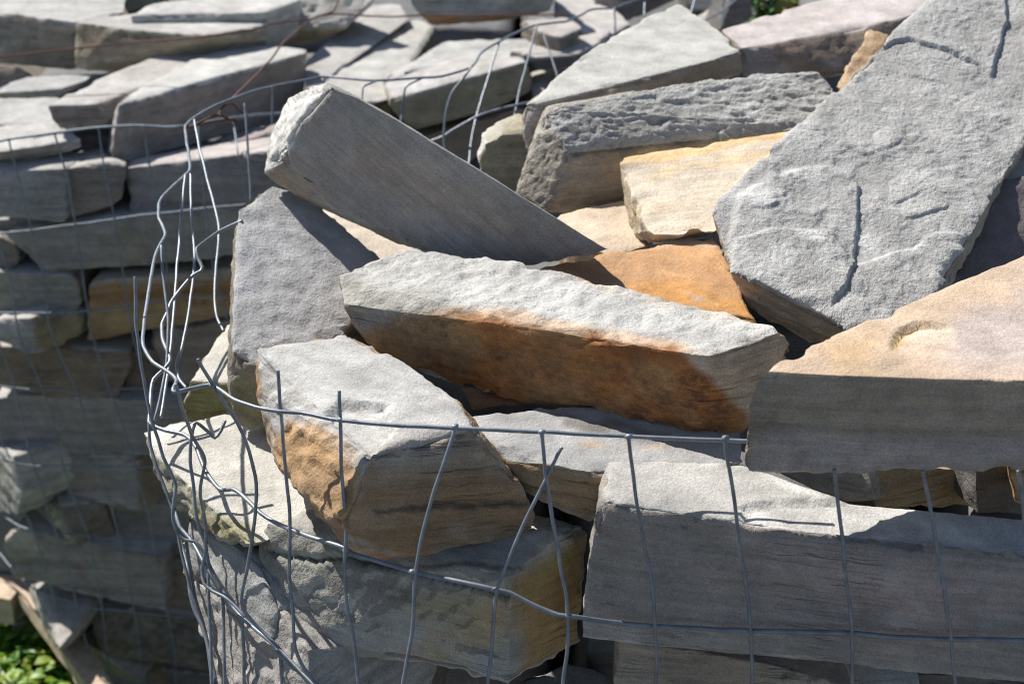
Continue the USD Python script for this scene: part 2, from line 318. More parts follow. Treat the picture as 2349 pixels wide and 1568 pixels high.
S('largest blue-grey leaning slab with a flaked rippled face at the upper right',
  [(2287,393),(2219,516),(2188,567),(2147,653),(2120,720),(1955,760),(1887,721),(1836,697),(1785,670),(1726,649),(1709,632),(1696,605),(1672,574),(1644,516),(1632,485),(1638,472),(1662,448),(1709,400),(1750,362),(1791,335),(1846,273),(1887,232),(1973,154),(2017,113),(2058,68),(2092,38),(2130,0),(2180,-50),(2420,-60),(2420,200),(2348,301),(2321,325)],
  ('D', 1.02, 10), (.10, -.36, .93),
  [(0, (.85, -.5, .1), [(2314,400),(2287,455),(2249,516),(2229,550),(2195,622),(2178,656),(2150,712)]),
   (10, (-.35, -.8, -.35), [(1680,628),(1689,642),(1703,680),(1716,711),(1757,738),(1798,755),(1839,772),(1860,793),(1901,779)])],
  th=.042, ct=(.36,.355,.34), cs=(.36,.30,.235), L=.0014, top=.0007, side=.0016, strata=.0008, chip=.0014, dirt=.05, flake=.00062, mat='gritty_sandstone', name='stone_slab',
  paint=[([(1640,500),(1700,640),(1760,740),(1720,745),(1630,560)], (.36,.29,.25), 6, .7, 80, (-.4,-.8,-.3)),
         ([(1700,450),(1780,395),(1900,385),(1960,400),(1800,440),(1730,500)], (.50,.50,.48), 12, .7, 60),  # pale bands painted where the ramps catch more sun
         ([(1690,560),(1760,530),(2160,545),(2130,570),(1960,620),(1720,590)], (.50,.50,.48), 12, .75, 60)],
  plates=[([(1960,120),(1990,60),(2130,-60),(2306,-60),(2306,36),(2290,110),(2269,172),(2240,150),(2150,118),(2080,95)], .0030, 2),
          ([(1690,700),(1676,560),(1694,455),(1770,405),(1850,388),(1935,396),(1990,420),(2000,700)], .0028, 10, [(1500,300),(1935,392),(1970,428),(1965,520),(1960,612),(1900,720),(1500,720)], 2.2),
          ([(1690,560),(1770,532),(1900,540),(1962,604),(2030,588),(2090,568),(2140,540),(2230,540),(2200,760),(1950,800),(1650,760)], .0030, 6),
          ] + [flake_edge(*q) for q in (
            ([(1715,492),(1740,487),(1765,484),(1785,476)], .0022), ([(2035,478),(2052,502),(2090,498),(2125,494),(2158,486),(2176,465)], .0022),
            ([(2010,455),(2050,466),(2095,452),(2108,440)], .0018), ([(1950,350),(1990,358),(2035,348),(2062,330),(2070,318)], .0020),
            ([(1855,305),(1885,303),(1918,296)], .0018), ([(2090,178),(2130,182),(2175,190)], .0018), ([(1760,470),(1790,462),(1800,440)], .0014),
            ([(2010,372),(2040,362),(2062,352)], .0013), ([(2085,560),(2120,552),(2150,528)], .0016), ([(1880,345),(1930,352),(1950,340)], .0012))])
S('cream block with golden bands, lit by the sun in the middle of the heap',
  [(1423,372),(1428,360),(1491,348),(1576,335),(1682,318),(1835,297),(1840,330),(1760,420),(1660,520),(1634,536),(1590,540),(1545,540),(1498,540),(1485,530),(1481,506),(1457,461),(1430,400)],
  ('D', 1.11, 14), (.0, -.22, .97),
  [(0, (-.8, -.5, .2), [(1418,372),(1427,430),(1440,496),(1449,536),(1472,553),(1480,556)]),
   (13, (0.1, -1, -.1), [(1498,554),(1545,546),(1600,542),(1634,537)])],
  th=.04, ct=(.53,.46,.365), cs=(.47,.40,.29), L=.0026, top=.0007, dirt=.1, mainflat=True, bed=(0.15,-.9,.45),
  paint=[([(1410,380),(1430,355),(1840,285),(1840,312),(1500,375)], (.58,.39,.19), 8, .85),
         ([(1430,400),(1835,330),(1830,345),(1440,425)], (.58,.42,.22), 7, .5, 40),
         ([(1430,480),(1700,430),(1690,455),(1440,505)], (.57,.45,.29), 9, .5, 40)])
S('grey block with a coarse pitted face, wedged under the pale triangular stone',
  [(1300,352),(1249,246),(1286,236),(1355,229),(1509,214),(1519,205),(1614,186),(1682,174),(1767,166),(1805,174),(1877,167),(1911,205),(1890,290),(1819,297),(1716,309),(1576,316),(1372,342)],
  ('D', 1.2, 0), (.05, -.45, .89),
  [(0, (-.6, -.7, .3), [(1249,253),(1232,297),(1215,352),(1191,410),(1181,440),(1250,486),(1266,455),(1290,379)]),
   (0, (.1, -.9, -.35), [(1372,500),(1500,470),(1650,400)])],
  th=.05, ct=(.335,.335,.32), cs=(.36,.33,.28), L=.0017, top=.0012, side=.0010, strata=.0004, chip=.0016, dirt=.2, hack=.0026, mat='gritty_sandstone',
  paint=[([(1255,500),(1300,360),(1420,335),(1720,305),(1600,480),(1350,520)], (.42,.30,.16), 8, .9, 5, (.1,-.9,-.35))])
S('pale grey triangular stone with a smooth sunlit top, above the pitted block',
  [(1230,238),(1196,236),(1228,219),(1283,167),(1338,126),(1382,96),(1457,48),(1557,9),(1576,18),(1590,28),(1648,68),(1704,116),(1648,135),(1545,156),(1423,191),(1355,205),(1286,219)],
  ('Z', .946, 12), (0.03, -.05, 1),
  [(11, (.1, -1, -.05), [(1706,168),(1545,205),(1423,235),(1300,262)]),
   (0, (-.5, -.8, .25), [(1194,245),(1193,294),(1204,338),(1211,346),(1220,330),(1234,290)])],
  th=.045, ct=(.40,.395,.365), cs=(.285,.245,.19), L=.0035, top=.0007, dirt=.3,
  paint=[([(1190,240),(1240,215),(1270,225),(1235,240)], FRESH_LIT, 6, .8), ([(1195,240),(1236,245),(1215,345),(1190,300)], (.40,.37,.35), 6, .7)])
S('pinkish-grey oblong block at the top right, behind the large leaning slab',
  [(1700,110),(1675,89),(1649,71),(1689,56),(1785,27),(1873,2),(1990,-32),(2120,-50),(2130,10),(2092,34),(1990,58),(1887,75),(1784,92),(1726,102)],
  ('D', 1.42, 0), (-.05, -.08, 1), [(0, (.1, -1, -.05), [(1706,180),(1819,185),(1887,182),(1990,160)])],
  th=.05, ct=(.42,.385,.37), cs=(.29,.235,.19), L=.004, dirt=.45,
  paint=[([(1690,110),(1760,120),(1860,190),(1690,190)], (.36,.35,.345), 14, .8)])
S('small rough brown stone peeping out beside the left edge of the leaning slab',
  [(1996,66),(2045,80),(2060,150),(1960,230),(1912,206),(1921,181),(1945,144),(1973,103)],
  ('D', 1.30), (-.1, -.45, .85), th=.05, ct=(.38,.27,.17), cs=TAN, L=.0035, top=.004, side=.004)
S('long dark grey beam-like block lying diagonally, its left end brightly sunlit',
  [(643,376),(649,345),(663,308),(680,277),(718,236),(752,188),(774,198),(876,256),(955,301),(1081,379),(1177,444),(1269,502),(1327,536),(1399,577),(1250,609),(1100,612),(952,562),(904,536),(803,474),(690,407)],
  ('D', 1.11, 0), (-.40, -.90, -.12),
  [(0, (-.75, -.25, .62), [(598,398),(619,314),(643,260),(663,222),(711,212),(745,186)]),
   (0, (-.38, -.77, -.50), [(604,404),(640,430),(684,455),(803,502),(876,545),(917,564)])],
  th=.055, ct=(.245,.235,.225), cs=(.40,.395,.37), L=.0026, top=.0008, side=.002, chip=.0018, strata=.0005, dirt=.05, mainflat=True, bed=(.6,.1,.75),
  paint=[([(598,404),(640,375),(917,550),(917,580),(640,440)], (.27,.19,.115), 8, .95, 3, (-.38,-.77,-.5)),
         ([(700,250),(1390,560),(1320,640),(660,380)], (.27,.215,.175), 60, .6, 18),
         ([(590,400),(655,215),(752,184),(645,380)], (.47,.465,.44), 4, .95)])  # sunlit end painted paler, against a front toned dark for shade
S('sparkly slate-grey slab leaning under the sunlit end of the diagonal beam',
  [(528,803),(574,800),(670,772),(800,741),(840,690),(900,620),(872,590),(842,558),(794,524),(720,470),(690,440),(625,422),(600,450),(581,461),(547,482),(550,506),(543,516),(547,581),(537,605),(533,670),(531,721),(528,770)],
  ('Z', .868, 0), (.35, -.30, .88),
  [(0, (-.15, -.97, .02), [(523,860),(524,919),(547,977),(564,990),(612,984),(625,960),(700,900)])],
  th=.05, ct=(.385,.385,.38), cs=(.24,.21,.16), L=.0026, top=.0010, side=.002, chip=.0016, dirt=.5, name='stone_slab',
  paint=[([(522,850),(580,850),(610,985),(540,975)], (.17,.165,.07), 14, .7, 40)])
S('chunky brown stone with an orange broken end and a dark crack, at the lower left',
  [(907,984),(842,1039),(760,955),(726,899),(581,800),(583,790),(650,776),(774,764),(811,762),(856,812),(921,827),(952,841),(979,864),(1010,885),(1040,909),(1054,936),(1078,958),(1092,981),(1037,979)],
  ('Z', .887, 0), (-.03, -.06, 1),
  [(0, (.18, -.96, .10), [(1122,1018),(1136,1032),(1184,1083),(1211,1131),(1228,1179),(1228,1223),(1218,1254),(1174,1268),(1013,1276),(842,1288),(818,1280),(811,1268),(846,1223),(858,1189),(861,1151),(856,1110)]),
   (1, (-.72, -.55, .42), [(590,900),(622,994),(626,1052),(670,1110),(725,1162),(752,1182),(786,1210)])],
  th=.07, ct=(.365,.36,.345), cs=(.33,.225,.135), L=.0026, top=.0009, side=.0022, chip=.0018, strata=.0012, dirt=.25, bed=(.1,.15,1),
  paint=[([(560,780),(600,800),(730,890),(860,1060),(850,1110),(660,960),(622,1000),(580,900)], (.37,.365,.35), 8, .95, 3, (-.7,-.5,.45)),
         ([(660,968),(720,965),(790,1010),(858,1110),(860,1190),(812,1275),(750,1185),(625,1060),(640,1000)], (.50,.31,.15), 10, .9, 4, (-.7,-.5,.45)),
         ([(845,1020),(1020,985),(1110,1010),(1140,1060),(870,1090)], (.31,.285,.25), 40, .7),
         ([(860,1163),(990,1155),(1160,1150),(1212,1153),(1212,1160),(1100,1168),(865,1173)], (.07,.055,.045), 3, .85),
         ([(830,1275),(1180,1258),(1180,1272),(830,1292)], (.30,.13,.05), 6, .7),
         ([(842,1039),(907,983),(887,943),(893,923),(784,923),(770,960)], FRESH_LIT, 5, .85, 4, (0,0,1))],
  plates=[([(907,990),(885,950),(890,925),(784,922),(740,960),(842,1045)], -.0045, 3),
          ([(855,1158),(990,1154),(1160,1150),(1215,1154),(1212,1158),(1100,1166),(858,1172)], -.003, 2)])
S('broad olive-stained cracked grey block under the chunky brown stone, at the bottom centre',
  [(1174,1377),(1166,1565),(1130,1552),(1057,1553),(979,1527),(887,1515),(835,1493),(774,1491),(704,1486),(705,1440),(850,1292),(1050,1300),(1176,1318)],
  ('Y', .735, 0), (-.34, -.92, .16),
  [(0, (.75, -.65, .1), [(1199,1293),(1252,1268),(1314,1237),(1351,1206),(1340,1330),(1334,1469),(1286,1500),(1166,1568)]),
   (10, (-.52, -.72, .46), [(588,1251),(591,1223),(594,1278),(591,1305),(597,1350),(636,1404),(684,1466),(612,1212),(740,1236)]),
   (12, (-.05, -.05, 1), [(608,1197),(718,1158),(860,1165),(1050,1190),(1230,1190),(1330,1190)])],
  th=.10, ct=(.345,.335,.30), cs=(.34,.325,.28), L=.0026, top=.0022, side=.0013, chip=.0018, strata=.0012, dirt=.15, bed=(.12,.1,1),
  paint=[([(950,1370),(1170,1350),(1165,1568),(840,1490)], (.30,.25,.13), 50, .8, 16),
         ([(1000,1420),(1175,1380),(1170,1450),(900,1520)], (.36,.20,.10), 30, .5, 25),
         ([(1180,1330),(1350,1215),(1334,1460),(1200,1560)], (.30,.19,.075), 25, .9, 4),
         ([(1190,1330),(1340,1225),(1335,1270),(1180,1400)], (.23,.22,.08), 18, .6, 30),
         ([(600,1260),(760,1240),(840,1300),(680,1330)], (.24,.25,.16), 20, .5, 60),
         ([(600,1262),(760,1275),(930,1300),(1165,1366),(1165,1373),(930,1310),(760,1284),(600,1270)], (.07,.065,.055), 2.5, .9),
         ([(850,1290),(1100,1290),(1195,1300),(1195,1306),(1100,1303),(860,1300)], (.09,.08,.06), 2.5, .8)],
  plates=[([(590,1262),(760,1275),(930,1300),(1172,1366),(1172,1374),(930,1311),(760,1285),(590,1271)], -.0035, 2)])
S('flat cream-grey stone at the left cage corner, crossed by wire shadows',
  [(328,991),(430,966),(523,947),(560,985),(640,990),(720,1060),(760,1180),(718,1165),(640,1190),(592,1213),(560,1192),(533,1182),(485,1158),(461,1134),(396,1097),(362,1076),(352,1040)],
  ('Z', .802, 0), (-.02, -.03, 1),
  [(15, (-.75, -.60, .25), [(342,1022),(365,1105),(386,1133),(437,1190),(510,1232),(575,1255)])],
  th=.035, ct=(.455,.44,.395), cs=(.31,.295,.225), L=.0024, top=.0006, side=.003, dirt=.1, name='stone_slab',
  paint=[([(440,1150),(560,1195),(600,1230),(590,1290),(440,1215)], (.22,.20,.10), 14, .8, 30)])
S('smooth grey upright stone directly below the flat cream stone with wire shadows',
  [(425,1180),(592,1285),(600,1345),(640,1400),(628,1470),(560,1420),(470,1330),(425,1300)],
  ('Y', .80), (-.74, -.60, .30), th=.08, free=True, ct=(.36,.36,.345), cs=(.33,.33,.32), L=.003, top=.0010, side=.0010, strata=.0005, dirt=.15, bed=(0,.1,1))
S('small rough tan stone sticking out left of the smooth grey upright stone',
  [(414,1244),(432,1240),(470,1290),(500,1345),(440,1345),(412,1312)],
  ('Y', .845), (-.65, -.75, .1), th=.06, free=True, ct=(.42,.345,.26), cs=(.40,.33,.25), L=.003, top=.004, side=.004)
S('speckled pale stone at the very bottom left of the front cage, with ragged wire shadows',
  [(436,1335),(520,1335),(600,1405),(640,1398),(706,1490),(708,1640),(520,1640),(492,1568),(475,1510),(450,1420)],
  ('Y', .785), (-.74, -.6, .30), th=.10, free=True, ct=(.40,.375,.345), cs=(.36,.34,.32), L=.0028, top=.0020, side=.0019, dirt=.25)
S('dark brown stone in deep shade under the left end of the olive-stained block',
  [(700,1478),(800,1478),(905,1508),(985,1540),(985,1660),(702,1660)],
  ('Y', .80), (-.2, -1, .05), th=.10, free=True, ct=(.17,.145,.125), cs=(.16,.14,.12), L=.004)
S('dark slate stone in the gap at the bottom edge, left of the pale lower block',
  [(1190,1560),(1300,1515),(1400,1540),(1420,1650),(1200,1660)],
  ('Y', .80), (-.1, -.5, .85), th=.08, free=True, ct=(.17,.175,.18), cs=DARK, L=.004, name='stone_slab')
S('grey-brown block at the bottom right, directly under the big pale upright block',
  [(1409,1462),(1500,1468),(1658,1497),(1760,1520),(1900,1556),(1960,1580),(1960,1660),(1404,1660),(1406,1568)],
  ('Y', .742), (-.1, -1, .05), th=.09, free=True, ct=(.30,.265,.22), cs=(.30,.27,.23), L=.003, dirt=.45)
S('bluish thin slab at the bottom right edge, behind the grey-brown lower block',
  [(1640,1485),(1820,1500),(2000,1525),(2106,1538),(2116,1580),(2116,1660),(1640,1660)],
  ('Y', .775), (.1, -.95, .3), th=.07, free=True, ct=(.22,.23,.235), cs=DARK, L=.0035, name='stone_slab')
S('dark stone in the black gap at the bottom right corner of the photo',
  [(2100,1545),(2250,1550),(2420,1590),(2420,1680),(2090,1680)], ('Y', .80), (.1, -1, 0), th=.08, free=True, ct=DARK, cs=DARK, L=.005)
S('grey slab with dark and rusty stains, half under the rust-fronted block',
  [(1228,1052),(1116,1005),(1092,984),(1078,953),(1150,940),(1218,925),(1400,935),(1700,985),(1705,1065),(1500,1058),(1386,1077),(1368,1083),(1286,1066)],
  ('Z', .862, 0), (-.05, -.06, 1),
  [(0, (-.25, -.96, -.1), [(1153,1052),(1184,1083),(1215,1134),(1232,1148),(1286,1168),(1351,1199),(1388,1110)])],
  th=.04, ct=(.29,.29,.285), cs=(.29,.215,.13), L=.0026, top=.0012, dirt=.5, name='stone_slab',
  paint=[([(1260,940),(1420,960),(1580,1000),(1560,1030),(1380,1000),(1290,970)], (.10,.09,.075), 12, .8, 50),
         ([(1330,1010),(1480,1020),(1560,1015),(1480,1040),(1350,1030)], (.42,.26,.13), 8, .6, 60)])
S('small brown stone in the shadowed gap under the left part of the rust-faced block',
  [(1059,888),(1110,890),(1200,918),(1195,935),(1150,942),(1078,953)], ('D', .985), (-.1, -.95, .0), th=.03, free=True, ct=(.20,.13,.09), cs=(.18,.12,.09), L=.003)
S('bright orange-brown stone behind the rust-faced block, sloping up under the leaning slab',
  [(1170,645),(1249,610),(1321,591),(1399,577),(1492,557),(1576,541),(1640,540),(1648,571),(1672,605),(1692,655),(1712,702),(1740,735),(1600,712),(1457,680),(1321,640)],
  ('D', 1.065, 1), (.02, -.10, 1), th=.05, ct=(.42,.245,.12), cs=(.36,.2,.1), L=.0028, top=.0010, dirt=.15, free=True, shrink=.9,
  paint=[([(1240,605),(1400,573),(1500,556),(1650,575),(1640,600),(1450,600),(1330,625)], (.40,.25,.14), 14, .8, 25),
         ([(1492,560),(1576,535),(1650,535),(1650,565),(1560,560)], (.36,.33,.27), 8, .9),
         ([(1400,655),(1560,645),(1710,690),(1740,740),(1560,700)], (.50,.25,.07), 18, .8),
         ([(1560,668),(1620,680),(1650,700),(1600,695)], (.46,.41,.34), 5, .7, 80)])
S('cream stone in the hollow left of the golden-banded block, partly in shadow',
  [(1262,496),(1334,482),(1396,455),(1437,450),(1462,520),(1490,560),(1399,590),(1310,545)],
  ('Z', .885, 1), (-.05, -.1, 1), th=.05, ct=(.50,.41,.31), cs=TAN, L=.003, free=True, shrink=.9)
S('greyish stone with a broken pale rim, left of the pitted block in the upper middle',
  [(1102,362),(1110,330),(1150,308),(1215,300),(1240,330),(1215,440),(1180,470),(1125,440),(1099,393)],
  ('D', 1.28, 0), (-.05, -.93, .12),
  [(0, (-.3, -.25, .9), [(1092,349),(1112,301),(1150,273),(1191,256),(1215,270)])],
  th=.06, ct=(.31,.285,.205), cs=(.47,.46,.43), L=.0032, top=.001, side=.002, bed=(0,.2,1))
S('tan stone lying in the narrow gap beneath the diagonal beam',
  [(700,470),(790,490),(880,535),(960,560),(950,620),(860,620),(780,560)],
  ('D', 1.19), (-.1, -.12, 1), th=.05, ct=(.47,.41,.33), cs=TAN, L=.0035, free=True)
S('cream stone with an olive front, just right of the wire bundle',
  [(437,871),(441,864),(475,806),(501,769),(532,730),(560,760),(570,880),(520,869)],
  ('Z', .806, 0), (-.04, -.05, 1),
  [(0, (-.15, -.95, .1), [(430,905),(420,926),(419,967),(470,968),(523,948),(560,945)])],
  th=.035, ct=(.47,.45,.40), cs=(.27,.235,.095), L=.0028, top=.0008, side=.0015)
S('pale grey stone in the gap between the upright block and the tan slab',
  [(1760,1072),(1990,1070),(2009,1150),(1930,1150),(1863,1124)], ('D', .90), (-.45, -.75, .35), th=.06, free=True, ct=(.36,.345,.29), cs=(.36,.33,.27), L=.003)
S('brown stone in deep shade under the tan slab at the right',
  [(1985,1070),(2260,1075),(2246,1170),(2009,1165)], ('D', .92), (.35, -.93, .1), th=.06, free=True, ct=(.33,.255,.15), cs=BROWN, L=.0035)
S('dark filler stone added to blacken the gap under the tan slab, beside the orange corner',
  [(2236,1066),(2420,1066),(2420,1190),(2240,1180)], ('D', .905), (.2, -.95, .1), th=.06, free=True, ct=(.12,.105,.09), cs=DARK, L=.004)  # added dark block stands in for the shade of this gap
S('rusty orange stone corner under the tan slab at the right edge of the photo',
  [(2312,1070),(2420,1070),(2420,1172),(2348,1163),(2326,1150)], ('D', .865), (-.2, -.95, .1), th=.06, free=True, ct=(.42,.27,.14), cs=(.36,.22,.11), L=.0035)
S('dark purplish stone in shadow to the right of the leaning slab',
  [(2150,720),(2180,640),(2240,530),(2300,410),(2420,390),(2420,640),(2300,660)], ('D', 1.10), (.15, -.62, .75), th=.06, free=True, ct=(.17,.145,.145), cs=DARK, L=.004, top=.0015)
S('light grey stone catching the sun at the right edge, just past the leaning slab',
  [(2270,430),(2330,360),(2460,280),(2460,430)], ('D', 1.2), (.05, -.2, 1), th=.05, free=True, ct=(.42,.39,.36), cs=GREY, L=.004)
# filler stones added inside the heap, toned dark to keep the cracks black
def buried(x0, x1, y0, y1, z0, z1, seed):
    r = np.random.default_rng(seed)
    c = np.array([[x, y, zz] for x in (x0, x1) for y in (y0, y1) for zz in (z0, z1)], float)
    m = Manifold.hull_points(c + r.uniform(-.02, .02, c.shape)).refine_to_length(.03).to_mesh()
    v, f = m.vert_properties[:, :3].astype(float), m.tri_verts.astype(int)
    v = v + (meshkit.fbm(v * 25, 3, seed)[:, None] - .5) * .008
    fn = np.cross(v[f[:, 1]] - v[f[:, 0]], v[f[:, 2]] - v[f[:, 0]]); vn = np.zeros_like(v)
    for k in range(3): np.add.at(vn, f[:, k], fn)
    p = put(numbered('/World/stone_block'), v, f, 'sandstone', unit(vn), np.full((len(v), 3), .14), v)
    tag(p, 'dark filler stone added deep inside a pile to keep the cracks black', 'stone', 'filler stones added inside the piles')
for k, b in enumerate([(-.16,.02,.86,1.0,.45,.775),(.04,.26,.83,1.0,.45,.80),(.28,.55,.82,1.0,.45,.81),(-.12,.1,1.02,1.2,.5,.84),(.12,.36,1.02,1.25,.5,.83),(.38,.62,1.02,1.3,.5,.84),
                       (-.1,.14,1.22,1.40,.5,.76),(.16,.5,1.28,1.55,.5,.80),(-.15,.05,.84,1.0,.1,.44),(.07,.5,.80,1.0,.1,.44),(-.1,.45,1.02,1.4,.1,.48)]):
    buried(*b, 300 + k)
# ------------------------------------------------------------------ the left pile: front wall of stacked stones
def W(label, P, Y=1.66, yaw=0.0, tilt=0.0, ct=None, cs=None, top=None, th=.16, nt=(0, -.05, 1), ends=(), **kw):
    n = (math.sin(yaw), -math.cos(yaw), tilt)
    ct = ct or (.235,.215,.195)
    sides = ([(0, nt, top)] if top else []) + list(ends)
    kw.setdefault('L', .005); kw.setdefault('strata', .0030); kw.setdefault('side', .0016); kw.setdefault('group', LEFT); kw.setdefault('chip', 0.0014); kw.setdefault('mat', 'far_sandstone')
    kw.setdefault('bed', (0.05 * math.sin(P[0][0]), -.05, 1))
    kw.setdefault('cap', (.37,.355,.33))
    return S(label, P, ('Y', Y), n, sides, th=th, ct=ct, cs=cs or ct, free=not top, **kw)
W('wide wall stone with a stepped break, at the left edge below the top wire',
  [(0,396),(-25,400),(-25,500),(0,499),(100,505),(147,510),(154,502),(130,455),(135,395),(154,386),(60,395)], ct=(.29,.275,.255), top=[(-25,372),(0,376),(137,355),(200,345),(180,372)])
W('brown layered stone touching the stepped wall stone, under the block with the speckled end',
  [(140,396),(154,386),(200,378),(256,372),(294,373),(290,410),(280,455),(246,479),(154,503),(130,460)], ct=(.25,.215,.175), Y=1.67, top=[(137,356),(236,338),(256,362)])
W('long banded stone with a sunlit pinkish top behind the wire corner',
  [(294,386),(390,379),(513,359),(640,343),(650,460),(581,470),(444,484),(308,493),(304,489),(287,441),(284,395)], ct=(.24,.215,.20), cap=(.40,.365,.34), top=[(294,369),(427,340),(608,316),(650,310)], yaw=-.25)
W('long layered stone spanning the left stack below the second wire, with a pointed left tip',
  [(10,536),(72,524),(180,513),(297,495),(430,485),(560,474),(560,582),(440,600),(222,615),(103,630),(90,600),(79,577),(41,564)], ct=(.27,.25,.215), strata=.004, yaw=-.1)
W('thin dark slab whose edge shows in the crack above the long layered stone',
  [(-22,505),(100,512),(290,485),(295,500),(180,515),(60,530),(-22,532)], Y=1.69, ct=(.2,.2,.2), name='stone_slab')
W('small brown stone at the left edge under the pointed tip of the layered stone',
  [(-22,540),(0,543),(35,560),(53,590),(48,610),(0,627),(-22,630)], ct=(.23,.2,.16), Y=1.67)
W('olive-grey stone at the left edge, rounded beside a dark gap on its right',
  [(-22,622),(60,628),(164,629),(180,645),(188,690),(180,708),(154,722),(60,722),(-22,722)], ct=(.27,.255,.20), cap=(.33,.33,.32))
W('orange-brown stone with a pale upper band, in the middle of the left stack',
  [(212,644),(308,640),(440,630),(560,612),(560,718),(500,728),(410,745),(308,766),(198,783),(203,700),(203,655)], ct=(.33,.19,.085), cap=(.36,.35,.33), top=[(216,634),(232,618),(440,596),(560,582)],
  paint=[([(200,700),(560,690),(560,730),(200,785)], (.30,.22,.12), 25, .8), ([(205,625),(560,570),(560,640),(430,648),(205,652)], (.34,.31,.27), 8, .8)])
W('block turned corner-on at the left edge, one face pale, the other brown',
  [(-22,731),(0,731),(75,729),(77,811),(0,790),(-22,785)], ct=(.33,.32,.30), yaw=-.35, Y=1.63,
  ends=[(2, (.75, -.65, 0), [(150,722),(191,721),(196,765),(130,793)])], paint=[([(80,725),(200,715),(200,790),(78,812)], (.24,.20,.12), 6, .9)])
W('dark brown stone with a slanting right end, below the corner-on block',
  [(-22,795),(30,803),(130,797),(301,807),(297,850),(273,902),(256,931),(200,925),(110,908),(-22,885)], ct=(.22,.17,.125), Y=1.66)
W('small wedge of brown stone against the slanting end of the dark brown stone',
  [(303,812),(350,800),(380,830),(385,880),(350,915),(275,915),(280,900),(298,850)], ct=(.21,.175,.125), Y=1.68)
W('brown stone behind the wire bundle, beside the cream stone with the olive front',
  [(345,762),(430,752),(530,735),(540,800),(480,870),(420,885),(385,880),(352,800)], ct=(.25,.205,.165), Y=1.67)
W('long grey-brown stone just below the V-bent far wire',
  [(10,910),(120,905),(253,931),(342,926),(460,925),(460,1050),(342,1049),(205,1042),(100,1037),(0,1034),(-22,1030),(-22,915)], ct=(.26,.235,.21), yaw=-.08, strata=.003)
W('sun-dappled pale stone at the left corner of the left stack, lit from the side',
  [(-25,1020),(0,1025),(30,1045),(50,1130),(40,1180),(0,1175),(-25,1170)], ct=(.36,.34,.30), yaw=-.9, Y=1.66)
W('dark brown stone in a recess at the left, beside the pale dappled corner stone',
  [(40,1034),(138,1042),(146,1125),(120,1135),(55,1146),(46,1100)], ct=(.19,.155,.11), Y=1.69)
W('grey block with a sharp right corner, left of the flat cream stone',
  [(137,1042),(225,1046),(308,1044),(315,1090),(321,1173),(250,1158),(154,1134)], ct=(.27,.245,.225), yaw=-.1, Y=1.655,
  ends=[(3, (.8, -.6, 0), [(345,1045),(400,1052),(392,1140),(355,1160)])], paint=[([(320,1040),(410,1045),(400,1170),(322,1172)], (.20,.165,.11), 5, .9)])
W('dark wedge-shaped stone jutting out point down in the left stack',
  [(133,1158),(180,1150),(240,1150),(262,1215),(267,1237),(220,1252),(185,1262),(150,1215)], ct=(.21,.18,.135), yaw=.35, Y=1.65,
  ends=[(0, (-.75, -.65, 0), [(55,1149),(75,1170),(140,1225),(160,1240)])], paint=[([(50,1140),(132,1155),(180,1265),(60,1200)], (.31,.29,.24), 6, .8)])
W('tall grey-brown stone right of the wedge-shaped stone, under the flat cream stone',
  [(239,1158),(320,1170),(400,1150),(470,1160),(470,1280),(410,1275),(287,1262),(270,1240),(260,1223)], ct=(.255,.235,.20), Y=1.67)
W('long low stone with a rounded sunlit left end, near the bottom of the left stack',
  [(10,1240),(41,1211),(100,1232),(170,1255),(239,1252),(330,1268),(380,1280),(380,1400),(342,1395),(240,1372),(171,1357),(90,1340),(27,1327),(14,1272)], ct=(.25,.215,.185), yaw=-.1, Y=1.64, side=.003,
  paint=[([(5,1240),(40,1205),(80,1230),(100,1265),(40,1260)], (.36,.32,.27), 10, .7)])
W('short stone at the right of the long low stone, touching the front cage',
  [(366,1296),(400,1290),(520,1302),(520,1412),(444,1411),(366,1405)], ct=(.24,.21,.165), Y=1.665)
W('narrow pale stone standing on end at the lower left, dappled with sun',
  [(85,1357),(130,1362),(198,1388),(196,1420),(191,1444),(166,1482),(140,1470),(110,1420),(95,1390)], ct=(.34,.325,.27), yaw=-.25, Y=1.65, ends=[(0, (-.9, -.45, 0), [(62,1345),(75,1395),(110,1455),(135,1490)])])
W('very dark brown stone near the bottom of the left stack, flecked with pale spots',
  [(207,1388),(300,1393),(455,1412),(520,1420),(520,1545),(472,1539),(360,1525),(250,1510),(222,1476),(210,1430)], ct=(.145,.115,.095), Y=1.655, top=None,
  paint=[([(210,1400),(460,1420),(470,1530),(240,1510)], (.26,.22,.18), 10, .6, 130)])
W('mossy olive stone at the foot of the left stack, behind the pallet edge',
  [(171,1470),(215,1482),(240,1515),(320,1560),(360,1640),(230,1640),(200,1568)], ct=(.24,.21,.12), yaw=-.4, Y=1.655)
W('grey-brown stone at the bottom edge, below the very dark stone',
  [(255,1520),(360,1532),(480,1545),(540,1550),(540,1650),(330,1650)], ct=(.23,.20,.175), Y=1.67)
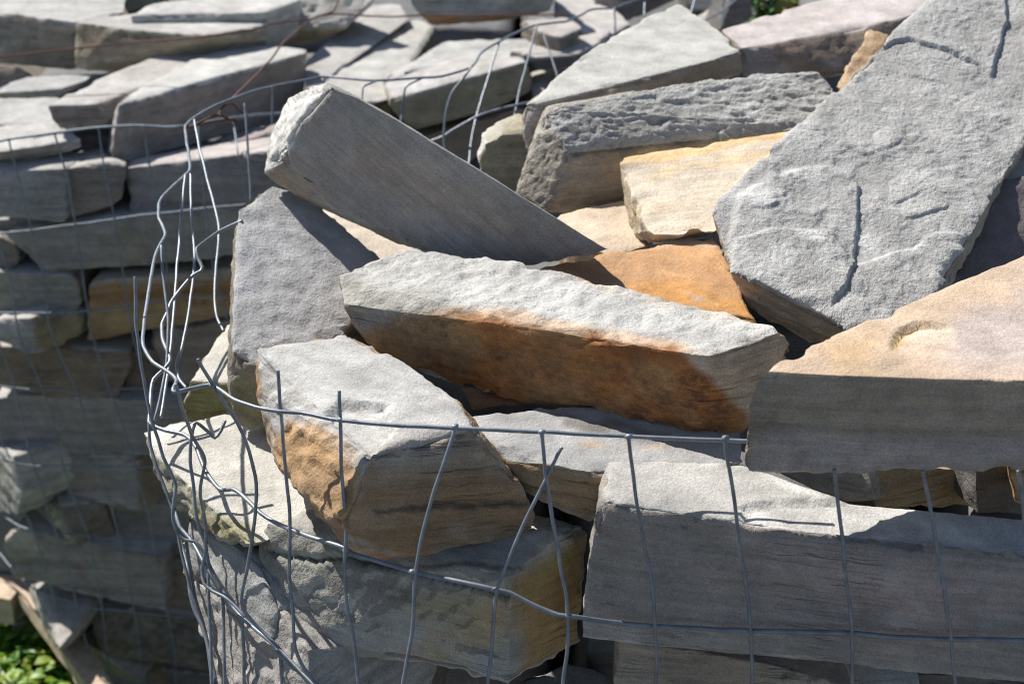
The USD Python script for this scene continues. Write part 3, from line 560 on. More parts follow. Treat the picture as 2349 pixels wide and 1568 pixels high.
# ------------------------------------------------------------------ stones on top of the left pile
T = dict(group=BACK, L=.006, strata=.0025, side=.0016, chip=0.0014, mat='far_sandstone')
S('long flat stone at the top left corner, its broad front in shade',
  [(0,27),(-80,18),(-80,-60),(200,-60),(290,-12),(286,30),(240,33),(212,41),(171,51),(144,41)], ('Z', .838, 0), (.02, -.06, 1),
  [(0, (.05, -1, 0), [(-80,140),(0,137),(51,150),(100,158),(171,162),(190,60)])], th=.06, ct=(.385,.38,.36), cs=(.28,.25,.205), **T)
S('long flat stone tapering right, touching the top left corner stone',
  [(267,65),(171,51),(212,41),(290,33),(458,24),(533,28),(617,44),(612,56),(578,65),(468,82),(362,72)], ('Z', .832, 0), (.02, -.04, 1),
  [(0, (.1, -1, -.05), [(172,160),(246,167),(310,160),(400,130),(580,100),(620,92)])], th=.055, ct=(.405,.39,.365), cs=(.26,.225,.165), **T)
S('dull olive-grey stone at the top edge, between two pale flat stones', [(262,-40),(360,-50),(356,12),(300,34),(280,14)], ('Y', 2.12), (0, -.8, .5), th=.10, ct=(.24,.225,.17), cs=DARK, free=True, **T)
S('pale flat stone at the top edge, behind the tapering stone', [(300,36),(345,8),(440,-2),(520,-12),(660,-30),(690,0),(610,28),(533,26),(440,27)], ('Z', .842, 0), (0, -.05, 1), th=.05, ct=(.43,.42,.40), cs=GREY, free=True, **T)
S('rough-faced grey stone at the top edge left of centre, brown along its base',
  [(533,27),(600,8),(680,-6),(800,-40),(870,-20),(850,10),(800,38),(752,51),(690,60),(622,64),(616,46)], ('Y', 2.02, 7), (.05, -.55, .8),
  [(8, (.05, -1, -.3), [(626,90),(684,99),(730,92),(790,68)])], th=.09, ct=(.36,.35,.325), cs=(.28,.225,.14), top=.006, **{k: v for k, v in T.items() if k != 'top'})
S('long pale stone slanting away at the upper left, its lower left end curled into shade',
  [(219,239),(109,242),(171,205),(308,147),(468,86),(581,73),(615,84),(627,98),(560,99),(478,121),(366,174),(300,205),(267,212)], ('Z', .792, 0), (.03, -.05, 1),
  [(0, (.15, -1, -.05), [(109,245),(120,284),(140,300),(239,290),(262,270)])], th=.05, ct=(.42,.40,.375), cs=(.25,.22,.195), **T)
S('big pale-topped block slanting towards the wire corner, with a speckled broken left end',
  [(308,232),(270,239),(294,219),(366,174),(478,120),(560,98),(649,106),(704,114),(650,130),(595,148),(478,186),(376,213)], ('Z', .797, 0), (.02, -.04, 1),
  [(0, (.72, -.68, .0), [(704,120),(697,171),(698,205),(680,262),(632,284),(437,330),(376,347),(297,370),(260,373),(253,352),(262,300)]),
   (0, (-.85, -.3, .25), [(246,270),(236,308),(236,335),(250,350)])],
  th=.06, ct=(.43,.425,.40), cs=(.265,.235,.215), paint=[([(262,232),(275,238),(262,300),(250,352),(232,335),(236,290)], (.38,.34,.32), 4, .85)], **T)
S('thin bluish slab step near the left edge, half in shadow', [(140,204),(0,205),(-22,215),(20,187),(62,176),(150,172),(215,172),(200,185)], ('Z', .772, 0), (0, -.05, 1),
  [(0, (0, -1, 0), [(-22,225),(0,221),(137,221)])], th=.03, ct=(.38,.385,.38), cs=(.29,.31,.31), name='stone_slab', **T)
S('shadowy stone at the left edge above the bluish slab step', [(-22,150),(0,152),(40,155),(70,168),(60,178),(20,188),(-22,215)], ('D', 1.95), (0, -.8, .5), th=.08, ct=(.24,.21,.18), cs=DARK, free=True, **T)
S('flat grey stone below the bluish slab step at the left edge', [(-22,222),(60,221),(137,221),(180,240),(150,300),(60,286),(-22,284)], ('Z', .764), (-.03, -.12, 1), th=.04, ct=(.385,.385,.37), cs=GREY, free=True, name='stone_slab', **T)
S('pale rounded stone resting on the wall at the left edge, just above the top wire',
  [(130,321),(0,345),(-22,352),(-22,290),(21,284),(116,283),(165,300),(186,318)], ('Z', .757, 0), (0, -.05, 1), [(0, (.05, -1, 0), [(-22,376),(0,373),(137,353),(188,339)])], th=.035, ct=(.43,.42,.395), cs=(.27,.235,.205), **T)
S('dark stone in the shaded hollow behind the top wire, left of the speckled end', [(110,284),(240,272),(265,330),(260,372),(180,372),(185,320)], ('Y', 1.76), (0, -.9, .4), th=.08, ct=(.17,.17,.18), cs=DARK, free=True, **T)
S('shaded blue-grey stone lying under the big pale-topped block', [(250,374),(376,347),(437,328),(632,286),(700,262),(720,320),(500,365),(390,385),(290,390)], ('Y', 1.79), (.1, -.6, .8), th=.08, ct=(.27,.275,.28), cs=DARK, free=True, **T)
S('thin pinkish stone edge between the wires left of the diagonal beam', [(526,326),(560,312),(622,286),(680,270),(680,300),(600,312)], ('Y', 1.76), (0, -.25, 1), th=.03, ct=(.40,.34,.32), cs=PURPLE, free=True, name='stone_slab', **T)
S('pale oblong stone in the top centre with a zigzag wire shadow on it',
  [(700,215),(698,150),(705,135),(760,92),(800,55),(852,10),(917,9),(905,42),(845,76),(825,112),(790,150),(748,182)], ('Z', .786), (.02, -.10, 1),
  [(8, (.75, -.65, .1), [(938,45),(870,86),(830,125)])], th=.02, ct=(.40,.388,.37), cs=(.24,.215,.19), **T)
S('broad smooth pale slab in the top centre, right of the zigzag-shadowed stone',
  [(748,184),(790,152),(830,112),(938,47),(965,43),(985,62),(952,109),(928,150),(878,176),(884,232),(828,245),(700,240),(705,205)], ('Z', .775), (.0, -.05, 1),
  [(5, (.75, -.65, 0), [(1006,62),(1000,95),(935,152)])], th=.03, ct=(.40,.395,.37), cs=DARK, name='stone_slab', **T)
S('stone overhanging a black gap at the top centre, with a rusty lower edge',
  [(965,38),(948,17),(935,-10),(960,-70),(1290,-70),(1264,0),(1263,26),(1184,33),(1090,37),(1010,40)], ('Y', 2.02, 0), (.03, -1, .05),
  [(0, (.05, -.6, -.8), [(986,60),(1080,56),(1177,48)])], th=.14, ct=(.31,.32,.31), cs=(.30,.28,.25), paint=[([(965,36),(1090,40),(1180,35),(1177,52),(980,64)], (.38,.19,.07), 5, .8)], **T)
S('long pale slab with a purplish front, under the black gap in the top centre',
  [(945,140),(1013,97),(1110,88),(1283,89),(1300,110),(1190,126),(1000,147),(925,165)], ('Z', .80, 0), (.02, -.05, 1), th=.03, ct=(.405,.40,.38), cs=DARK, free=True, name='stone_slab', **T)
S('stout block with an olive-brown front behind the rear upright wires, top centre',
  [(887,230),(878,185),(873,174),(945,141),(1060,133),(1167,120),(1198,126),(1190,136),(1167,148),(1013,199)], ('Z', .785, 0), (.03, -.05, 1),
  [(0, (.25, -.97, 0), [(892,240),(948,298),(1047,274),(1116,254),(1205,215),(1220,203),(1218,180),(1205,140)])], th=.05, ct=(.39,.375,.36), cs=(.29,.255,.18), **T)
S('brown-sided stone under the stout block, just above the beam', [(955,318),(1040,296),(1191,248),(1215,255),(1100,305),(1092,360),(1060,390)], ('Y', 1.80), (.15, -1, .1), th=.10, ct=(.27,.215,.17), cs=DARK, free=True, **T)
S('stone in blue shade under the stout block', [(880,250),(950,297),(1050,274),(1220,205),(1240,235),(1100,285),(960,325)], ('Y', 1.86), (.1, -.5, .85), th=.06, ct=(.28,.28,.285), cs=DARK, free=True, **T)
S('small brown stone end left of the stout block', [(850,240),(884,230),(900,250),(905,275),(860,262)], ('Y', 1.84), (0, -1, .1), th=.05, ct=(.30,.23,.15), cs=DARK, free=True, **T)
S('thin stone plate with a torn edge at the top, right of the black gap',
  [(1165,113),(1283,89),(1330,82),(1399,62),(1413,72),(1369,103),(1320,125),(1225,132)], ('Z', .815), (0, -.05, 1), th=.02, ct=(.42,.39,.365), cs=DARK, free=True, name='stone_slab', **T)
S('low pale stone tip between the rear wires, left of the triangular stone', [(1212,166),(1320,132),(1365,118),(1300,170),(1225,225),(1215,205)], ('Z', .78), (0, -.08, 1), th=.04, ct=(.43,.40,.37), cs=DARK, free=True, **T)
S('chipped pale stone plate at the top edge, crossed by the rear wire', [(1190,45),(1220,50),(1300,40),(1335,64),(1283,86),(1240,76)], ('Z', .835), (0, -.1, 1), th=.025, ct=(.40,.37,.35), cs=BROWN, free=True, name='stone_slab', **T)
S('flat pinkish stone at the top edge right of the overhanging stone', [(1270,-20),(1370,-20),(1400,20),(1445,55),(1400,80),(1290,70),(1270,40)], ('Z', .81), (0, -.05, 1), th=.03, ct=(.40,.38,.36), cs=DARK, free=True, name='stone_slab', **T)
S('dark stone, corner towards the viewer, at the top edge above the triangular stone',
  [(1440,51),(1389,24),(1351,-5),(1355,-60),(1440,-60),(1445,-20)], ('Y', 2.1, 0), (-.5, -.85, .05), [(0, (.35, -.93, .05), [(1491,26),(1560,-5),(1570,-60)])], th=.12, ct=(.235,.21,.19), cs=(.19,.175,.165), **T)
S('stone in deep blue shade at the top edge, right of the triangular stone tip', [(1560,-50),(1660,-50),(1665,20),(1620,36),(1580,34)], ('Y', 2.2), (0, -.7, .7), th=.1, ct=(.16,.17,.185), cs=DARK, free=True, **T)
S('pinkish sunlit stone scrap at the top edge, behind bent wires', [(1590,40),(1625,32),(1668,8),(1690,-20),(1690,50),(1650,72)], ('Y', 2.05), (-.1, -.3, .9), th=.05, ct=(.42,.37,.335), cs=BROWN, free=True, **T)
S('brown stone standing between the bent wires and the weed at the top edge', [(1650,70),(1665,40),(1690,-40),(1720,-40),(1730,40),(1700,60)], ('Y', 2.0), (.3, -.9, .2), th=.06, ct=(.22,.185,.165), cs=DARK, free=True, **T)
S('ochre stone in shade at the top edge, right of the weed', [(1745,40),(1762,-50),(1960,-60),(1940,-10),(1870,10)], ('Y', 2.3), (0, -.9, .3), th=.1, ct=(.29,.20,.07), cs=BROWN, free=True, **T)
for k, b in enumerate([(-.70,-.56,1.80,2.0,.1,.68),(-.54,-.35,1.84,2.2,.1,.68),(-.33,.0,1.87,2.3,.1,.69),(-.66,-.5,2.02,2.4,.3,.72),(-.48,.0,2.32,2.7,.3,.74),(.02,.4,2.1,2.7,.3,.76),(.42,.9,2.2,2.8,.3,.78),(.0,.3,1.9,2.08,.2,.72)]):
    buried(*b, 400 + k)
# ------------------------------------------------------------------ wire
def bend(pts, step):
    p = np.asarray(pts, float); out = []
    e = np.vstack([2 * p[0] - p[1], p, 2 * p[-1] - p[-2]])
    for i in range(1, len(e) - 2):
        a, b, c, d = e[i - 1:i + 3]; k = max(2, int(np.linalg.norm(c - b) / step))
        for t in np.arange(k) / k:
            t0, t1 = t * t, t * t * t
            lin = b + (c - b) * t
            cr = .5 * (2 * b + (c - a) * t + (2 * a - 5 * b + 4 * c - d) * t0 + (3 * b - a - 3 * c + d) * t1)
            out.append(.75 * cr + .25 * lin)
    out.append(p[-1]); return np.array(out)
def tube(path, r, k=8):
    t = np.gradient(path, axis=0); t = unit(t)
    u = unit(np.cross(t[0], [.31, .2, .93])); rings = []
    for i in range(len(path)):
        u = unit(u - t[i] * (u @ t[i])); w = np.cross(t[i], u)
        a = np.arange(k) / k * 2 * math.pi
        rings.append(path[i] + r * (np.cos(a)[:, None] * u + np.sin(a)[:, None] * w))
    v = np.vstack(rings + [path[:1], path[-1:]]); n = len(path); f = []
    i, j = np.meshgrid(np.arange(n - 1), np.arange(k), indexing='ij'); i, j = i.ravel(), j.ravel(); j2 = (j + 1) % k
    q = np.stack([i * k + j, i * k + j2, (i + 1) * k + j2, (i + 1) * k + j], 1)
    f = np.vstack([q[:, [0, 1, 2]], q[:, [0, 2, 3]]])
    a = np.arange(k); b = (a + 1) % k
    f = np.vstack([f, np.stack([b, a, np.full(k, n * k)], 1), np.stack([(n - 1) * k + a, (n - 1) * k + b, np.full(k, n * k + 1)], 1)])
    return v, f
def wire(parent, name, pts, d0=None, d1=None, r=.00105, mat='galvanised_wire', mode='D', step=.004):
    P = np.asarray([p[:2] for p in pts], float)
    s = np.concatenate([[0], np.cumsum(np.linalg.norm(np.diff(P, axis=0), axis=1))]); s /= s[-1]
    if d0 is None:
        ks = [i for i, p in enumerate(pts) if len(p) > 2]
        val = np.interp(s, s[ks], [pts[i][2] for i in ks])
    else:
        val = d0 + (d1 - d0) * s if not callable(d0) else np.array([d0(*p) for p in P])
    X = np.array([place(p, (mode, v)) for p, v in zip(P, val)])
    path = bend(X, step)
    path = path + (np.stack([meshkit.fbm(path * 45 + k * 9, 2, 5) for k in range(3)], 1) - .5) * .0012
    v, f = tube(path, r)
    fn = np.cross(v[f[:, 1]] - v[f[:, 0]], v[f[:, 2]] - v[f[:, 0]]); vn = np.zeros_like(v)
    for k in range(3): np.add.at(vn, f[:, k], fn)
    return put(numbered(f'{parent}/{name}'), v, f, mat, unit(vn))
q0 = place(np.array([1375., 1147.]), ('Z', .866)); n0 = unit(np.array([-.24, -.97, 0])); q0 = q0 + n0 * .010
def fr(x, y):
    r = ray(np.array([x, y], float))
    return (n0 @ (q0 - EYE)) / (r @ n0) if x > 1420 else .8345 + max(0, y - 1000) * .00003
H, V = 'horizontal_wire', 'upright_wire'
cage = thing('wire_cage', 'bent galvanised wire cage around the near stone heap, crumpled at its left corner', 'wire cage', 'wire mesh cages')
wire(cage, H, [(1800,1014,.9),(1712,1011,.9),(1560,1006),(1440,1000),(1245,990),(1040,982),(960,978),(900,975),(780,963),(690,946),(640,943),(587,934),(537,916),(500,891),(482,883),(425,894),(400,899),(397,891),(405,874),(397,861),(375,846),(350,831),(335,809),(327,784),(332,730),(342,662),(355,592),(367,562),(379,537),(370,512),(364,500),(365,467),(372,452),(382,442),(425,402),(435,390),(434,362),(425,300),(427,287),(445,270),(500,240),(573,212),(623,199),(698,184),(743,176),(798,181),(866,185),(968,179),(1010,176),(1080,155),(1105,120),(1145,96),(1221,60),(1296,50),(1328,37),(1358,22),(1408,19),(1433,10),(1463,0),(1540,-30,.9)], mode='Z', r=.00118)
wire(cage, H, [(555,507,1.10),(502,532,1.11),(457,564,1.12),(450,574),(455,594),(464,612),(460,622),(442,632),(405,674,1.10),(390,697),(385,714),(372,742,1.08),(372,767),(375,784),(389,821,1.04),(385,834),(370,851),(352,869),(346,896,1.02),(344,946),(342,966,1.0),(350,974),(380,986),(420,996,.985),(435,1006),(450,1026),(462,1056),(475,1084,.955),(500,1116),(512,1123),(532,1120),(550,1131),(587,1166,.915),(612,1186),(662,1211,.90),(712,1231,.885),(787,1254,.87),(809,1269,.868),(883,1292,.862),(955,1312),(1081,1339,.848),(1140,1353),(1170,1360),(1218,1384),(1280,1408),(1307,1411,.848)] + [(x, y, fr(x, y) + .001) for x, y in ((1430,1428),(1509,1435),(1723,1445),(1955,1450),(2058,1459),(2184,1464),(2420,1467))], r=.0013)
wire(cage, H, [(397,1161,.99),(402,1171),(412,1206),(437,1234,.975),(449,1254),(472,1296,.96),(494,1329),(514,1361,.95),(549,1406,.94),(587,1441),(634,1481,.92),(643,1500),(718,1568,.90),(760,1610,.90)], r=.0013)
wire(cage, H, [(412,1239,1.0),(427,1290),(434,1341,.98),(437,1364),(447,1401),(462,1431,.97),(477,1481),(497,1568,.955),(510,1640,.95)], r=.0013)
wire(cage, H, [(986,325,1.53),(1017,313),(1035,300),(1093,268,1.52),(1146,250),(1194,239,1.53),(1250,230,1.55)], r=.0013)
def up(pts, d0, d1): wire(cage, V, pts, d0, d1)
for pts in ([(1047,971),(1037,1000),(1027,1032),(993,1134),(965,1237),(953,1322),(945,1442),(924,1568),(916,1640)],
            [(1242,991),(1249,1052),(1252,1100),(1266,1186),(1286,1305),(1300,1374),(1302,1476),(1292,1568),(1290,1640)],
            [(1290,1025),(1283,1035),(1252,1097),(1222,1155),(1177,1254),(1143,1339),(1136,1374),(1129,1459),(1117,1568),(1112,1640)],
            [(1442,999),(1445,1032),(1454,1117),(1478,1254),(1495,1339),(1502,1425),(1505,1568),(1505,1640)],
            [(1664,999),(1665,1032),(1682,1134),(1699,1271),(1716,1374),(1723,1459),(1725,1568),(1725,1640)],
            [(1913,1076),(1925,1186),(1938,1305),(1952,1442),(1955,1568),(1955,1640)],
            [(2115,1079),(2137,1186),(2157,1305),(2178,1442),(2191,1568),(2196,1640)],
            [(2333,1079),(2345,1160),(2375,1440),(2392,1640)]):
    wire(cage, V, pts, fr)
up([(453,823,.885),(462,841),(490,884,.892),(512,921),(537,959),(557,994),(572,1034),(582,1075),(587,1105,.905),(588,1145),(585,1190),(579,1230),(567,1301,.915),(554,1364),(557,1396),(582,1426,.92),(634,1478,.915),(690,1540),(725,1575,.897)], None, None)
up([(403,880,.884),(410,904,.888),(425,954),(440,999,.92),(462,1034),(471,1059),(462,1101),(460,1134),(467,1176,.945),(472,1214),(472,1264),(464,1306,.95),(467,1336),(487,1354),(512,1366),(537,1386),(562,1412,.932)], None, None)
up([(516,964,.965),(505,989),(492,1004),(480,992),(467,981),(450,969),(442,984,.955),(437,1016),(436,1059),(445,1121,.955),(450,1176),(457,1209),(472,1249),(482,1301,.953),(507,1354),(513,1400),(513,1481),(515,1568,.94),(515,1640,.94)], None, None)
up([(636,849),(639,890),(643,943),(653,1049),(659,1120),(665,1203),(663,1322),(672,1408),(677,1486),(697,1531),(728,1570)], .874, .892)
up([(779,895),(781,960),(782,1049),(783,1083),(793,1203),(790,1305),(796,1391),(808,1452),(823,1568),(828,1640)], .855, .875)
up([(310,633),(310,692),(312,742),(317,784),(325,846),(335,909),(350,969),(362,1004),(375,1049),(397,1094),(404,1116),(400,1146),(397,1176),(399,1196),(409,1224),(427,1238),(447,1241),(467,1264),(484,1301),(504,1336),(549,1400),(560,1450),(564,1500),(566,1640)], .98, .945)
up([(370,563),(372,604),(380,680),(387,742),(381,830),(370,900),(356,962)], 1.08, 1.02)
up([(425,402),(418,470),(410,560),(402,670),(395,760),(385,850),(370,955)], 1.22, 1.03)
up([(437,392),(439,480),(445,590),(443,640),(435,700),(420,784),(405,834),(410,866),(427,888)], 1.24, 1.06)
up([(445,275),(457,335),(470,392),(500,504),(502,542),(495,617),(492,692),(497,730),(512,759)], 1.33, 1.10)
up([(342,966),(345,1021),(362,1079),(387,1141),(399,1176),(415,1260),(434,1341),(450,1390),(475,1480),(490,1600)], 1.0, .96)
up([(427,1239),(437,1309),(449,1376),(466,1430),(484,1520),(492,1640)], .985, .96)
up([(477,1309),(478,1364),(484,1481),(488,1640)], .965, .95)
up([(556,1410),(558,1490),(562,1640)], .938, .94)
up([(643,1492),(646,1568),(648,1640)], .918, .92)
up([(561,237),(566,310),(572,390),(575,462)], 1.36, 1.34)
up([(624,198),(624,245),(624,286)], 1.448, 1.45)
up([(743,176),(743,188),(742,205)], 1.478, 1.48)
up([(863,186),(835,198),(831,205),(829,230),(828,260)], 1.468, 1.45)
up([(970,179),(935,196),(928,205),(925,225),(919,280),(915,320)], 1.48, 1.46)
up([(1080,155),(1063,180),(1035,215),(1023,257),(1017,312),(1020,347),(1020,400)], 1.5, 1.49)
up([(1145,96),(1125,160),(1093,266),(1083,312),(1075,380),(1072,420)], 1.60, 1.5)
up([(1231,57),(1196,190),(1181,257),(1172,300)], 1.66, 1.5)
up([(1243,72),(1258,112),(1276,167),(1290,215)], 1.66, 1.62)
up([(1408,19),(1409,45),(1410,75)], 1.73, 1.72)
up([(1478,7),(1477,40)], 1.72, 1.71)
up([(1600,-30),(1593,0),(1584,35)], 1.78, 1.76)
import trimesh
for x, y, kind in [(1042,979,0),(1242,991,0),(1442,1001,0),(1664,1004,0),(780,963,0),(641,944,0),(487,884,0)] + [(945,1310,1),(1136,1352,1),(1303,1411,1),(1502,1435,1),(1723,1446,1),(1952,1451,1),(2180,1464,1),(793,1262,1),(664,1213,1)]:
    d = fr(x, y) + .0005 if x > 900 else {780: .8555, 641: .8745, 487: .8905, 793: .868, 664: .899}[x]
    c = place((x, y), ('D', d)); b = trimesh.creation.icosphere(2, .0019); v = b.vertices * [1.1, .9, .8] + c
    v = v + (meshkit.fbm(v * 700, 2, x)[:, None] - .5) * .0008
    put(numbered(cage + '/weld'), v, b.faces, 'galvanised_wire', b.vertex_normals)
far = thing('wire_cage', 'tidier galvanised wire cage around the left stone stack, out of focus, with square mesh', 'wire cage', 'wire mesh cages')
YF = 1.622
def fh(pts, r=.0011): wire(far, H, [(p[0], p[1], p[2] if len(p) > 2 else YF) for p in pts], mode='Y', r=r, step=.012, mat='shaded_wire')
fh([(-40,333),(21,320),(124,305),(225,293),(313,288),(380,292),(425,289),(500,275,1.66),(587,264,1.71),(638,260,1.74),(849,239,1.778),(1013,196,1.857),(1194,154,1.94),(1320,126,2.0),(1420,97,2.07)], .0014)
fh([(-40,540),(0,535),(70,528),(100,524),(175,514),(262,503),(325,493),(382,489),(467,478),(562,470)])
fh([(-40,717),(0,717),(110,718),(200,713),(292,703),(400,687),(527,676)])
fh([(-40,883),(0,885),(75,893),(170,894),(212,910),(250,893),(332,890),(420,892)])
fh([(-40,1040,1.66),(0,1049),(25,1059),(87,1068),(162,1066),(250,1070),(355,1071),(430,1072)])
fh([(-40,1140,1.76),(0,1176,1.70),(25,1193,1.66),(47,1207,1.635),(80,1216),(137,1223),(200,1229),(287,1236),(412,1241),(440,1242)])
fh([(-40,1240,1.80),(0,1268,1.76),(15,1288,1.74),(50,1325,1.67),(75,1348,1.635),(107,1363),(180,1383),(212,1393),(307,1403),(375,1411),(450,1414),(500,1415)])
fh([(20,1300,1.84),(45,1336,1.81),(70,1380,1.75),(100,1426,1.69),(140,1483,1.64),(212,1538),(250,1553),(325,1566),(420,1572)])
def fv(pts): wire(far, V, [(p[0], p[1], p[2] if len(p) > 2 else YF - .004) for p in pts], mode='Y', r=.0010, step=.012, mat='shaded_wire')
fv([(20,318),(37,392),(45,417),(60,480),(77,550),(100,630),(107,692),(112,742),(125,784),(150,839),(185,921),(207,1004),(230,1084),(252,1151),(265,1201),(287,1286),(307,1396),(322,1501),(330,1568),(335,1620)])
fv([(124,305),(150,392),(157,417),(175,532),(190,630),(200,705),(212,775),(217,784),(245,877),(272,947),(300,1034),(320,1109),(340,1176),(347,1213),(362,1301),(382,1396),(400,1488),(402,1538),(404,1620)])
fv([(226,293),(240,392),(248,430),(262,500),(280,605),(292,700),(307,775),(325,850),(350,940),(372,1030),(395,1130)])
fv([(328,288),(345,392),(360,460),(375,550),(385,640),(400,740),(425,850)])
fv([(-30,480),(0,567),(22,637),(37,730),(47,782),(72,834),(100,896),(125,984),(145,1066),(175,1159),(200,1221),(212,1271),(232,1376),(245,1501),(250,1568),(252,1620)])
fv([(-40,700),(7,809),(32,884),(47,946),(67,1034),(95,1114),(112,1176),(145,1263),(170,1356),(190,1446),(212,1513),(230,1568),(245,1620)])
fv([(0,959,1.66),(15,1109,1.66),(25,1176,1.655),(37,1208,1.65),(57,1283,1.655),(77,1338,1.66),(100,1400,1.665),(120,1450,1.66)])
fv([(12,1026,1.64),(42,1104,1.635),(57,1176,1.63),(65,1188),(95,1271),(117,1346),(130,1401),(140,1471),(160,1520),(200,1600)])
fv([(535,280,1.68),(545,350),(555,392),(565,454),(575,560)])
fv([(455,290,1.64),(462,380),(470,470),(480,560),(497,650),(520,730)])
fv([(1013,196,1.85),(1030,260,1.85),(1045,360,1.85)]); fv([(948,210,1.82),(958,300,1.82),(965,340,1.82)])
fv([(1098,175,1.9),(1120,260,1.88),(1122,290,1.88)]); fv([(1194,152,1.935),(1208,200,1.93),(1216,240,1.93)])
fv([(1323,122,1.995),(1328,135,1.99)]); fv([(1661,-30,2.0),(1658,20,1.99),(1655,62,1.98)]); fv([(1690,-40,2.0),(1664,20,1.98),(1658,58,1.97)])
fh([(1600,52,1.96),(1616,47,1.96),(1655,26,1.97),(1688,0,1.98),(1715,-30,2.0)]); fv([(1735,30,2.05),(1728,10,2.05),(1722,-30,2.05)]); fv([(1780,-40,2.1),(1771,0,2.09),(1763,33,2.08)])
fh([(1590,0,2.0),(1630,-10,2.0),(1700,-30,2.0)])
rust = thing('rusty_wire', 'thin rust-brown tie wire strung across the rear stones and knotted to the near cage corner', 'wire')
R = dict(r=.0011, mat='rusty_wire', mode='D', step=.008)
wire(rust, 'strand', [(-30,132,1.78),(0,131,1.79),(50,127),(125,117),(290,100,1.82),(470,85,1.80),(587,67,1.84),(623,55),(710,45,1.86),(723,40),(763,33,1.87),(823,36),(898,39),(973,36,1.90),(1073,37),(1160,36,1.90),(1300,34,1.9)], **R)
wire(rust, 'strand', [(785,-30,1.9),(775,0,1.88),(764,27,1.87),(723,42,1.85),(685,67,1.80),(643,107,1.72),(623,135,1.68),(573,187,1.55),(537,222,1.44),(522,235,1.41),(507,250,1.40),(502,262,1.39),(470,275,1.38),(435,292,1.36),(428,290,1.34)], **R)
wire(rust, 'strand', [(502,262,1.39),(522,272,1.40),(535,276,1.62),(537,282,1.64)], **R)
wire(rust, 'strand', [(519,240,1.40),(530,236,1.41),(540,243,1.5),(557,260,1.6)], **R)
wire(rust, 'strand', [(430,293,1.6),(470,282,1.63),(535,271,1.66),(540,280,1.66)], **R)

# ------------------------------------------------------------------ pallet, ground, plants
def slab_box(a, b, w, h, z0):
    a, b = np.array(a, float), np.array(b, float); d = unit(b - a); s = np.array([-d[1], d[0]]) * w / 2
    c = [np.append(p + e * s, zz) for p in (a, b) for e in (-1, 1) for zz in (z0, z0 + h)]
    m = Manifold.hull_points(np.array(c)).refine_to_length(.03).to_mesh()
    v, f = m.vert_properties[:, :3].astype(float), m.tri_verts.astype(int)
    return v + (np.stack([meshkit.fbm(v * 30 + k * 5, 3, 3) for k in range(3)], 1) - .5) * .008, f
pal = thing('wooden_pallet', 'weathered tan wooden pallet edge showing under the left stack, above the weeds', 'pallet')
e0, dv = np.array([-.655, 1.745]), unit(np.array([.115, -.165])); sv = np.array([-dv[1], dv[0]])
for k in range(5):
    p = e0 - dv * (.03 if k == 0 else .5) + sv * (.016 if k == 0 else .045 + k * .20)
    q = p + dv * (1.05 if k == 0 else (1.67 - p[1]) / dv[1])
    v, f = slab_box(p, q, .028 if k == 0 else .09, .02, .105); put(numbered(pal + '/deck_board'), v, f, 'weathered_wood')
for k in range(3):
    p = e0 - dv * (.45 - .20 * k) - sv * .005; q = p + sv * .95
    v, f = slab_box(p, q, .05, .085, .016); put(numbered(pal + '/stringer'), v, f, 'weathered_wood')
pal2 = thing('timber_board', 'grey-tan board end beside the rounded stone at the lower left edge', 'board')
a = place((-20, 1340), ('Z', .12))[:2]; b = place((44, 1347), ('Z', .12))[:2]
v, f = slab_box(a - .4 * unit(b - a), b, .055, .04, .08); put(numbered(pal2 + '/board'), v, f, 'weathered_wood')
# ground: one sheet to the horizon, gently uneven near the piles
xs = np.unique(np.concatenate([np.linspace(-60, -3, 20), np.linspace(-3, 3, 121), np.linspace(3, 60, 20)])); ys = np.unique(np.concatenate([np.linspace(-60, -1, 20), np.linspace(-1, 5, 121), np.linspace(5, 120, 30)]))
gx, gy = np.meshgrid(xs, ys, indexing='ij'); gp = np.stack([gx.ravel(), gy.ravel(), np.zeros(gx.size)], 1)
gp[:, 2] = (meshkit.fbm(gp * 6, 4, 2) - .5) * .03
i, j = np.meshgrid(np.arange(len(xs) - 1), np.arange(len(ys) - 1), indexing='ij'); i, j = i.ravel(), j.ravel(); w = len(ys)
gf = np.vstack([np.stack([i * w + j, (i + 1) * w + j, (i + 1) * w + j + 1], 1), np.stack([i * w + j, (i + 1) * w + j + 1, i * w + j + 1], 1)])
tag(put('/World/ground', gp, gf, 'soil'), kind='structure')
rng = np.random.default_rng(11)
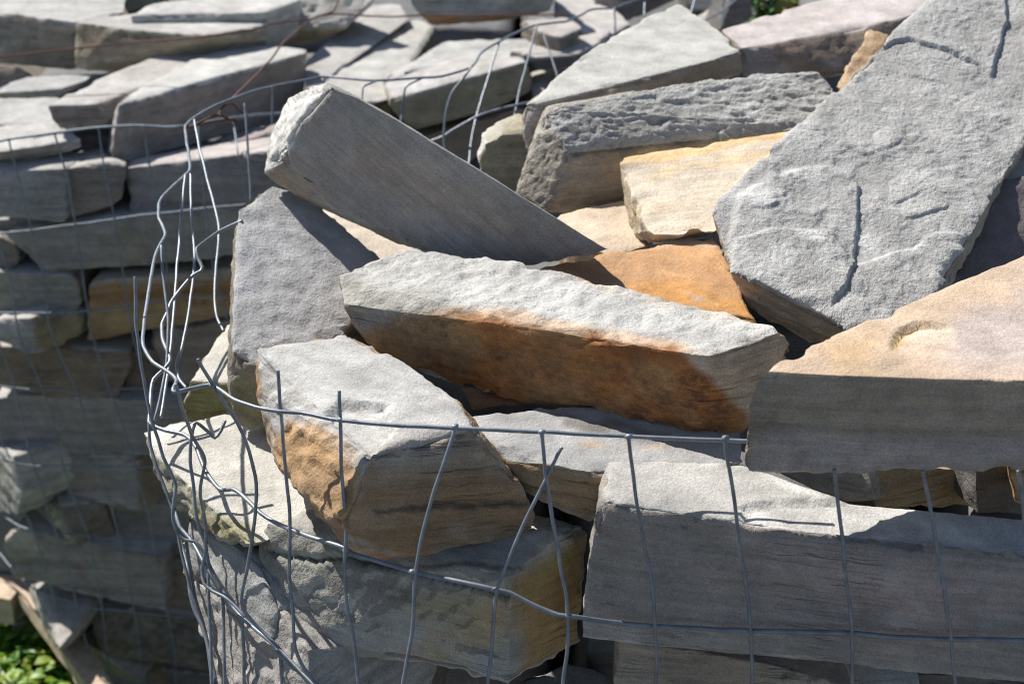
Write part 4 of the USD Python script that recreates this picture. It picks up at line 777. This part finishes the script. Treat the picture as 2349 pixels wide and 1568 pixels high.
def leaves(centres, size, lift, spread, greens, seed, upright=.5):
    """Small folded leaf blades round each centre."""
    r = np.random.default_rng(seed); V_, F_, C_ = [], [], []
    for c in centres:
        n = r.integers(4, 9); tone = np.array(greens[r.integers(len(greens))])
        for k in range(n):
            a = r.uniform(0, 2 * math.pi); el = r.uniform(.05, 1.0) * upright * 1.4
            d = np.array([math.cos(a) * math.cos(el), math.sin(a) * math.cos(el), math.sin(el)])
            s = unit(np.cross(d, [0, 0, 1])); up_ = np.cross(s, d); L_ = size * r.uniform(.6, 1.4); w_ = L_ * r.uniform(.22, .42)
            b = c + np.array([*r.normal(0, spread, 2), r.uniform(.0, lift)])
            pts = [b, b + d * L_ * .35 + s * w_ * .9 + up_ * w_ * .25, b + d * L_ * .7 + s * w_ * .75 + up_ * w_ * .1, b + d * L_ - up_ * L_ * .12,
                   b + d * L_ * .7 - s * w_ * .75 + up_ * w_ * .1, b + d * L_ * .35 - s * w_ * .9 + up_ * w_ * .25, b + d * L_ * .5]
            o = len(V_) ; V_ += pts
            F_ += [(o + p, o + q, o + 6) for p, q in ((0, 1), (1, 2), (2, 3), (3, 4), (4, 5), (5, 0))]
            C_ += [tone * r.uniform(.75, 1.25)] * 7
    return np.array(V_), np.array(F_), np.array(C_)
GREENS = [(.12,.27,.025), (.16,.32,.03), (.09,.22,.03), (.19,.33,.035), (.22,.31,.03)]
cs_ = []
while len(cs_) < 7000:
    x, y = rng.uniform(-1.5, -.1), rng.uniform(1.0, 2.3)
    if meshkit.fbm(np.array([[x * 7, y * 7, 1.]]), 3, 9)[0] < .36: continue
    if (np.array([x, y]) - e0) @ sv > .03 and y > .9 + 0: continue
    cs_.append((x, y, .0))
lv, lf, lc = leaves(np.array(cs_), .019, .060, .014, GREENS, 21)
vn = None
tag(put('/World/ground_weeds', lv, lf, 'leaf', None, lc), 'bright green weeds and clover covering the soil at the lower left corner', 'weeds', kind='stuff')
wd = place((1738, 10), ('Y', 2.12))
lv, lf, lc = leaves(wd + rng.normal(0, 1, (40, 3)) * [.014, .02, .018] - [0, 0, .005], .016, .01, .004, GREENS[:4], 5)
weed = thing('weed_plant', 'small leafy weed with a white flower growing at the top edge behind the stones', 'weed')
put(weed + '/foliage', lv, lf, 'leaf', None, lc)
st = bend([wd + [0, .02, -.3], wd + [.01, .01, -.12], wd + [0, 0, .01]], .02); v, f = tube(st, .002, 6)
put(weed + '/stem', v, f, 'leaf', None, np.full((len(v), 3), (.1, .16, .04)))
fv_, ff_, fc_ = leaves(np.array([place((1758, 2), ('Y', 2.09))] * 2), .012, .002, .002, [(.75, .75, .7)], 8, .8)
put(weed + '/flower', fv_, ff_, 'leaf', None, fc_)
